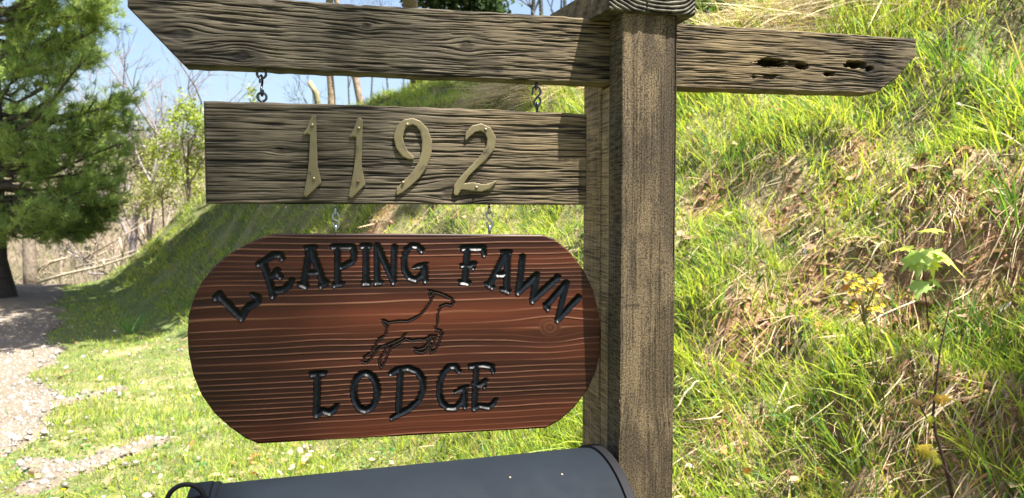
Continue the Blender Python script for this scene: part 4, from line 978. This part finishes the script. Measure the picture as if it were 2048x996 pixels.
# trees on the crest seen between the boards and over the arm
def put(px, py, Yd): P = at_depth(px, py, Yd); P[2] = Hm(P[0], P[1]) - .1; return P
bare_tree(put(660, 205, 15.6), 7.5, .085, 'straight tan tree trunk rising between crossarm and number board', (.30, .235, .17), (0, 0, 1), 4, 'slender trees on the crest')
bare_tree(put(722, 185, 15.4), 6.5, .075, 'tan trunk leaning left, beside the straight trunk on the crest', (.24, .19, .15), (-.22, 0, 1), 4, 'slender trees on the crest')
P = put(640, 205, 15.2); t = thing('tree_stump', P, 'short broken lichen-spotted stub leaning left of the tan trunk', 'stump'); m = MB()
for (q, r0) in (([P, P + [-.08, 0, .6], P + [-.22, 0, (at_depth(633, 163, 15.2) - P)[2]]], [.07, .062, .05]),): m.tube(q, r0, 9, (.22, .20, .12))
obj('trunk', m.me('trunk', True, True), M_bark, t)
for i, (x, yd, h, lab) in enumerate(((700, 15.8, 3.2, 'thin bluish sapling just right of the leaning trunk'), (742, 15.6, 2.6, 'slender twiggy sapling on the crest, second of the row right of the leaning trunk'), (776, 15.5, 2.6, 'thin dark sapling on the crest, third of the row right of the leaning trunk'), (808, 15.4, 2.2, 'twiggy sapling at the right end of the row on the crest'), (612, 16.2, 2.4, 'low thin sapling left of the broken stub'))):
    bare_tree(put(x, 190, yd), h, .022, lab, (.10, .12, .12), (rng.normal(0, .08), 0, 1), 4, 'saplings on the crest', 'sapling')
for i, (x, yd, h, lab) in enumerate(((1005, 17, 8.5, 'bare dark tree above the crossarm, left of the row near the cap'), (1050, 18, 9, 'bare slender tree above the crossarm, middle of the row near the cap'), (1095, 17.5, 8.6, 'bare tree above the crossarm, right of the row near the cap'), (1135, 18.5, 9, 'bare twiggy tree just left of the post cap'))):
    bare_tree(put(x, 100, yd), h, .07, lab, (.07, .08, .085), (rng.normal(0, .05), 0, 1), 5, 'bare trees above the crossarm')
# dark evergreen above the arm
P = put(925, 150, 16.5); cc = [P + np.array([rng.normal(0, .5), rng.normal(0, .5), z]) for z in np.linspace(3.0, 5.5, 12)] + [at_depth(a, b, 16.5) for a, b in ((862, 2), (890, 8), (930, 6), (960, 14), (985, 4), (905, -20), (950, -30), (840, -20))]
leafy('evergreen_tree', 'dark evergreen showing just over the crossarm left of the cap', 'tree', P, cc, .35, 9000, .11, ((.02, .045, .02), (.05, .09, .03)), .10)
# dark shrubs behind the straw right of the cap
P = put(1470, 40, 8.2); cc = [at_depth(a, b, 8.2 + rng.uniform(-.5, .8)) for a, b in ((1400, 10), (1440, 22), (1480, 10), (1520, 18), (1560, 0), (1600, -14), (1430, -30), (1500, -30), (1385, 40))]
leafy('shrub', 'dark green shrub behind the straw on the bank top, right of the post cap', 'shrub', P, cc, .16, 6000, .05, ((.03, .07, .02), (.09, .16, .03)), .03)
P = put(1700, -40, 8.6); cc = [at_depth(a, b, 8.8 + rng.uniform(-.4, .6)) for a, b in ((1640, -30), (1700, -35), (1760, -30), (1830, -45), (1900, -50))]
leafy('shrub', 'green shrub along the top edge of the picture above the straw', 'shrub', P, cc, .2, 4000, .05, ((.03, .07, .02), (.09, .16, .03)), .03)
# fresh green young tree beyond the left crest and smaller ones
P = put(372, 400, 21); cc = [at_depth(a, b, 21 + rng.uniform(-1, 1)) for a, b in ((372, 200), (380, 225), (350, 235), (395, 245), (330, 270), (365, 275), (400, 290), (350, 310), (385, 325), (340, 340), (400, 345), (370, 360), (310, 300), (420, 260), (440, 300), (430, 230))]
leafy('young_tree', 'light green young tree in new leaf beyond the crest, left of the number board', 'tree', P, cc, .22, 4200, .075, ((.16, .22, .03), (.28, .34, .05)), .06)
P = put(505, 215, 22); cc = [at_depth(a, b, 22) for a, b in ((505, 185), (500, 200), (512, 210))]
leafy('young_tree', 'wispy green treetop just above the number board, left of the hook', 'tree', P, cc, .12, 260, .07, ((.16, .22, .03), (.24, .28, .05)), .03)
P = put(290, 420, 26); cc = [at_depth(a, b, 26 + rng.uniform(-1, 1)) for a, b in ((285, 265), (270, 300), (300, 310), (320, 280), (280, 340), (305, 350))]
P = put(330, 420, 23); cc = [at_depth(a, b, 23 + rng.uniform(-1, 1)) for a, b in ((300, 330), (340, 355), (320, 380), (370, 350), (285, 370), (390, 380), (350, 400), (300, 410), (265, 400))]
leafy('shrub', 'soft light green bush below the young tree, behind the grassy crest', 'shrub', P, cc, .35, 2200, .08, ((.16, .20, .05), (.28, .30, .09)), .05)
P = put(290, 420, 26); cc = [at_depth(a, b, 26 + rng.uniform(-1, 1)) for a, b in ((285, 265), (270, 300), (300, 310), (320, 280), (280, 340), (305, 350))]
leafy('young_tree', 'olive young tree behind the pine tips, at the foot of the sky', 'tree', P, cc, .45, 2200, .09, ((.12, .15, .05), (.24, .24, .10)), .06)
# leafless tree against the sky
bare_tree(put(235, 420, 24), 11.2, .16, 'leafless grey tree spreading against the sky right of the pine', (.20, .175, .185), (.12, 0, 1), 6, None, 'bare_tree', 3, .55)
bare_tree(put(310, 420, 27), 9.5, .12, 'leafless tree with fine grey twigs behind the leftmost board tip', (.20, .175, .185), (-.05, 0, 1), 6, None, 'bare_tree', 3, .5)
# wooded slope across the valley
def brush():
    n = 26000; y = rng.uniform(21, 95, n) ; x = rng.uniform(-.80, -.28, n) * y; z = Hm(x, y); P = np.stack([x, y, z - .2], 1)
    L = rng.uniform(.6, 2.2, n) * (.6 + y / 110); dirv = unit(np.stack([rng.normal(0, .8, n), rng.normal(0, .5, n), np.ones(n)], 1)); col = np.array([.19, .16, .12]) * rng.uniform(.4, 1.4, (n, 1)); g_ = rng.random(n) < .2; col[g_] = np.array([.16, .19, .06]) * rng.uniform(.7, 1.2, (g_.sum(), 1))
    blades(P, L, .014 * rng.lognormal(0, .4, n) * (.7 + y / 30), dirv, rng.normal(0, .25, (n, 3)), col, 'brush', M_straw, 'leafless tan brush covering the slope across the valley', far=y > 0)
brush()
for i, (x, yd, h) in enumerate(((230, 36, 5), (262, 42, 6), (300, 38, 5), (335, 44, 5.5), (380, 40, 5), (180, 38, 6), (120, 42, 7))):
    P = at_depth(x, 400, yd); P[2] = Hm(P[0], P[1]); bare_tree(P, h, .11, 'bare grey-brown tree on the wooded slope across the valley', (.30, .25, .20), (rng.normal(0, .06), 0, 1), 5, 'bare trees on the far slope')
# old trunk, fallen branches and leaning stakes behind the end of the drive
def log(pts, r, col, label, name='fallen_branch', cat='branch', twigs=0, group=None):
    P = np.array([at_depth(*p) for p in pts]); c0 = P[0].copy(); m = MB(); m.tube(P - c0, r, 7, col)
    for k in range(twigs):
        i = rng.integers(0, len(P) - 1); f = rng.random(); s_ = P[i] + (P[i + 1] - P[i]) * f - c0; branchy(m, s_, unit((rng.normal(0, 1, 3) + [0, 0, .5])[None])[0], rng.uniform(.2, .5), .012, 1, .5, .1, col, None, 3, .6, 2)
    o = obj(name, m.me(name, True, True), M_bark, None, Matrix.Translation(Vector(c0))); tag(o, label, cat, group)
log([(62, 600, 17), (60, 540, 17), (57, 470, 17.2), (60, 400, 17.3)], [.17, .15, .14, .12], (.15, .125, .10), 'grey tree trunk standing right of the pine trunk behind the drive', 'dead_tree', 'tree')
log([(75, 565, 17), (130, 548, 17), (200, 533, 17.2), (262, 512, 17.4), (330, 480, 17.6)], [.035, .035, .03, .022, .012], (.27, .235, .185), 'long pale fallen branch lying behind the grassy crest', twigs=9)
log([(70, 545, 17.5), (100, 525, 17.4), (135, 515, 17.4)], [.045, .04, .02], (.30, .25, .19), 'short fallen branch leaning against the grey trunk', twigs=4)
log([(165, 520, 18), (235, 478, 18), (300, 440, 18.2)], [.022, .018, .012], (.28, .24, .19), 'pale branch slanting up to the leaning stakes', twigs=8)
log([(150, 535, 17.8), (215, 520, 17.8), (270, 500, 17.9)], [.02, .02, .01], (.30, .26, .21), 'thin bleached branch between the long fallen branch and the crest', twigs=5)
for a, b, lab in (((239, 475), (246, 508), 'leftmost pale stake leaning on the crest'), ((282, 452), (290, 472), 'middle pale stake leaning on the crest'), ((206, 518), (209, 532), 'shortest pale stake low on the crest')):
    log([(b[0], b[1] + 6, 15.6), (a[0], a[1], 15.6)], [.022, .018], (.34, .30, .24), lab, 'stake', 'stake', 0, 'stakes on the crest')

# ------------------------------------------------------------------ plants on the bank
def maple_leaf(P, d, size, col, droop=.5):
    """five-lobed leaf as one small mesh; P stem end, d outward direction"""
    out = [(0, 0), (.10, .12), (.42, .02), (.30, .26), (.62, .42), (.34, .46), (.30, .62), (.14, .58), (0, 1.0)]
    pts = np.array(out + [(-x, y) for x, y in out[-2:0:-1]]); n = len(pts)
    d = d / np.linalg.norm(d); s_ = np.cross(d, Z); s_ /= np.linalg.norm(s_) + 1e-9; nn = np.cross(s_, d)
    zz = -droop * pts[:, 1] ** 2 * .5 - .25 * np.abs(pts[:, 0]); V = P + size * (pts[:, :1] * s_ + pts[:, 1:2] * d + zz[:, None] * nn)
    c = P + size * (.35 * d - .03 * nn); V = np.vstack([V, c]); F = [[i, (i + 1) % n, n] for i in range(n)]
    return V, F
def maple():
    b = hit_ground(1856, 668); Yd = b[1] - .05; b = at_depth(1857, 664, Yd); t = thing('maple_sapling', b, 'maple seedling with drooping fresh green lobed leaves on a thin dark stem', 'sapling'); m = MB()
    St = np.array([at_depth(x, y, Yd - .03) for x, y in ((1857, 668), (1856, 640), (1852, 600), (1847, 560), (1845, 530), (1846, 505))]); m.tube(St, np.linspace(.003, .0018, 6), 6, (.07, .035, .025)); obj('stem', m.me('stem', True, True), M_twig, t)
    for (x, y, dx, dy, dz, s, c) in ((1848, 492, -.3, -.3, -.55, .085, 0), (1862, 488, -.1, -.3, -.8, .075, 1), (1850, 498, .75, -.2, -.35, .12, 0), (1845, 500, -.85, -.2, -.55, .085, 1), (1842, 505, -.45, -.4, -1, .075, 1), (1852, 508, .1, -.6, -.8, .07, 2), (1850, 478, -.1, -.5, .3, .07, 0), (1858, 502, .4, -.5, -.2, .06, 2),
                                     (1846, 555, -.4, -.4, -.5, .07, 1), (1848, 555, .45, -.4, -.3, .06, 1), (1842, 498, -.9, .1, .0, .075, 2)):
        P = at_depth(x, y, Yd - .03); s *= 1.2; d_ = np.array([dx, dy, dz]); e = P + unit(d_[None])[0] * .022 + [0, 0, .012]; m = MB(); m.tube([P, e], .0011, 5, (.25, .12, .04))
        V, F = maple_leaf(e, d_, s, None, .7); cc = [(.46, .55, .18), (.30, .44, .12), (.50, .56, .10)][c]; m.add(V, F, cc); obj('leaf', m.me('leaf', False, True), M_leaf, t)
maple()
def dark_sapling():
    b = hit_ground(1905, 985); Yd = b[1] - .08; t = thing('yellow_leaf_sapling', at_depth(1905, 992, Yd), 'dark-stemmed sapling with small yellow-brown crumpled leaves, lower right', 'sapling'); m = MB()
    T = lambda L, r: m.tube([at_depth(x, y, Yd + dz) for x, y, dz in L], r, 6, (.06, .035, .03))
    T([(1906, 1000, 0), (1890, 930, 0), (1872, 870, 0), (1866, 830, 0), (1872, 770, .01), (1880, 700, .02), (1893, 640, .03), (1903, 595, .03)], np.linspace(.0055, .0012, 8))
    T([(1866, 856, 0), (1850, 830, 0), (1835, 800, .01), (1825, 740, .02), (1805, 690, .03)], np.linspace(.0032, .001, 5)); T([(1885, 930, 0), (1915, 970, -.01), (1930, 940, .01), (1948, 880, .03), (1952, 800, .05)], np.linspace(.003, .001, 5))
    obj('stem', m.me('stem', True, True), M_twig, t)
    for (x, y, n_, c) in ((1884, 800, 5, (.42, .27, .05)), (1835, 805, 3, (.28, .18, .06)), (1850, 895, 5, (.42, .33, .04)), (1862, 905, 4, (.40, .36, .05)), (1862, 838, 1, (.35, .35, .05)), (1876, 925, 2, (.38, .36, .06))):
        for k in range(n_):
            P = at_depth(x + rng.normal(0, 4), y + rng.normal(0, 3) - 8, Yd - .01); m = MB(); V, F = maple_leaf(P, np.array([rng.normal(0, .5), -.3, -rng.uniform(.3, 1)]), rng.uniform(.022, .038), None, 1.0); m.add(V, F, np.array(c) * rng.uniform(.7, 1.25)); obj('leaf', m.me('leaf', False, True), M_leaf, t)
dark_sapling()
def ragwort():
    b = hit_ground(1757, 800); Yd = b[1] - .14; t = thing('ragwort', at_depth(1757, 800, Yd), 'tall weed with a flat cluster of yellow flowers on thin green stems', 'wildflower'); m = MB(); T = lambda L, r, c=(.10, .13, .04): m.tube([at_depth(x, y, Yd) for x, y in L], r, 5, c)
    T([(1760, 800), (1748, 740), (1738, 680), (1730, 640), (1727, 610)], [.003, .0026, .0022, .002, .0016]); T([(1768, 800), (1752, 720), (1740, 650)], [.0024, .002, .0015])
    heads = []
    for k in range(46):
        if k < 34: x, y = rng.uniform(1688, 1762), rng.uniform(545, 590) + .0
        else: x, y = rng.choice([1700, 1712, 1748, 1755]) + rng.normal(0, 6), rng.uniform(604, 624)
        heads.append((x, y))
        if k % 2 == 0: T([(1728, 635 + rng.uniform(-10, 15)), ((x + 1728) / 2, (y + 625) / 2 + 6), (x, y)], [.0013, .001, .0008], (.16, .13, .05))
    obj('stem', m.me('stem', True, True), M_twig, t)
    for (x, y) in heads:
        P = at_depth(x, y, Yd + rng.normal(0, .02)); m = MB(); n = 9; V = [P]; F = []; tl = rng.normal(0, .25, 2)
        for i in range(n * 2): a = i * math.pi / n; r = (.0095 if i % 2 == 0 else .004) * rng.uniform(.8, 1.2); dx, dy = r * math.cos(a), r * math.sin(a); V.append(P + [dx, dy * .9 - .003, -.002 + dx * tl[0] + dy * (.6 + tl[1])])
        F = [[0, 1 + i, 1 + (i + 1) % (2 * n)] for i in range(2 * n)]; m.add(V, F, np.array([.75, .52, .01]) * rng.uniform(.75, 1.1)); m.tube([P + [0, 0, -.002], P + [0, -.001, .0025]], .0028, 6, (.40, .24, .01)); obj('flower', m.me('flower', False, True), M_leaf, t)
ragwort()
def dandelion(px, py, lab, s=1.0):
    b = hit_ground(px, py + 6); t = thing('dandelion', b, lab, 'flower', 'dandelions on the verge'); m = MB(); P = b + [0, 0, .05]; m.tube([b, P], .0022, 5, (.12, .18, .04)); obj('stem', m.me('stem', True, True), M_twig, t); m = MB(); r = .016 * s
    for L_ in (1.0, .7, .4):
        n = 14; V = [P + [0, 0, .004 + .006 * (1 - L_)]]
        for i in range(2 * n): a = i * math.pi / n + L_; q = r * L_ * (1 if i % 2 == 0 else .6); V.append(P + [q * math.cos(a), q * math.sin(a), .004 * (1 - L_) + .004])
        m.add(V, [[0, 1 + i, 1 + (i + 1) % (2 * n)] for i in range(2 * n)], (.75, .45, .01))
    obj('flower', m.me('flower', False, True), M_leaf, t)
dandelion(272, 970, 'yellow dandelion nearest the mailbox ring'); dandelion(127, 992, 'yellow dandelion at the bottom edge, left of the gravel spill'); dandelion(192, 765, 'yellow dandelion up the verge between drive and bank'); dandelion(150, 552, 'yellow blossom at the far end of the drive', 3)
# leafy clump of tall blades on the left verge and a few bushy grass tufts
def tuft(px, py, n, L, label, col=(.16, .28, .06), wid=.006, sp=.25):
    b = hit_ground(px, py); a = rng.uniform(0, 6.28, n); P = b + np.stack([np.cos(a), np.sin(a), 0 * a], 1) * rng.uniform(0, .06, n)[:, None]; P[:, 2] = Hm(P[:, 0], P[:, 1]) - .01
    dv = unit(np.stack([np.cos(a) * sp, np.sin(a) * sp, np.ones(n)], 1) + rng.normal(0, .12, (n, 3))); bend = np.stack([np.cos(a), np.sin(a), -.6 * np.ones(n)], 1) * .3
    c0 = b.copy(); LL = L * rng.uniform(.5, 1.1, n)
    o = blades(P - c0, LL, np.full(n, wid) * rng.uniform(.7, 1.2, n), dv, bend, np.array(col) * rng.uniform(.7, 1.3, (n, 1)), 'grass_tuft', M_grass, label, None); o.location = Vector(c0); o['category'] = 'grass tuft'; WM[o.name] = Matrix.Translation(Vector(c0))
tuft(262, 668, 26, .34, 'tuft of broad tall blades standing at the edge of the shade on the left', (.12, .26, .08), .014)
for (x, y, n, L, lab) in ((1990, 180, 60, .30, 'long fresh grass tuft at the top right edge'), (1900, 130, 50, .28, 'long fresh grass tuft right of the crossarm tip'), (2035, 430, 50, .30, 'grass tuft hanging over the large bare patch at the right edge'), (1930, 700, 50, .26, 'deep green tuft beside the dark sapling stem'),
                          (1590, 880, 40, .22, 'green tuft above the bare patch at the bottom'), (1700, 900, 45, .24, 'green tuft near the bottom, left of the yellow-leaved sapling'), (2000, 700, 45, .26, 'shaded tuft at the right edge below the bare patch'), (1460, 330, 40, .2, 'pale green tuft right of the post'), (1600, 240, 50, .2, 'fresh tuft below the crossarm right end'), (1060, 450, 40, .2, 'grass tuft behind the gap between number board and red sign')):
    tuft(x, y, n, L, lab, (.13, .26, .04), .005)
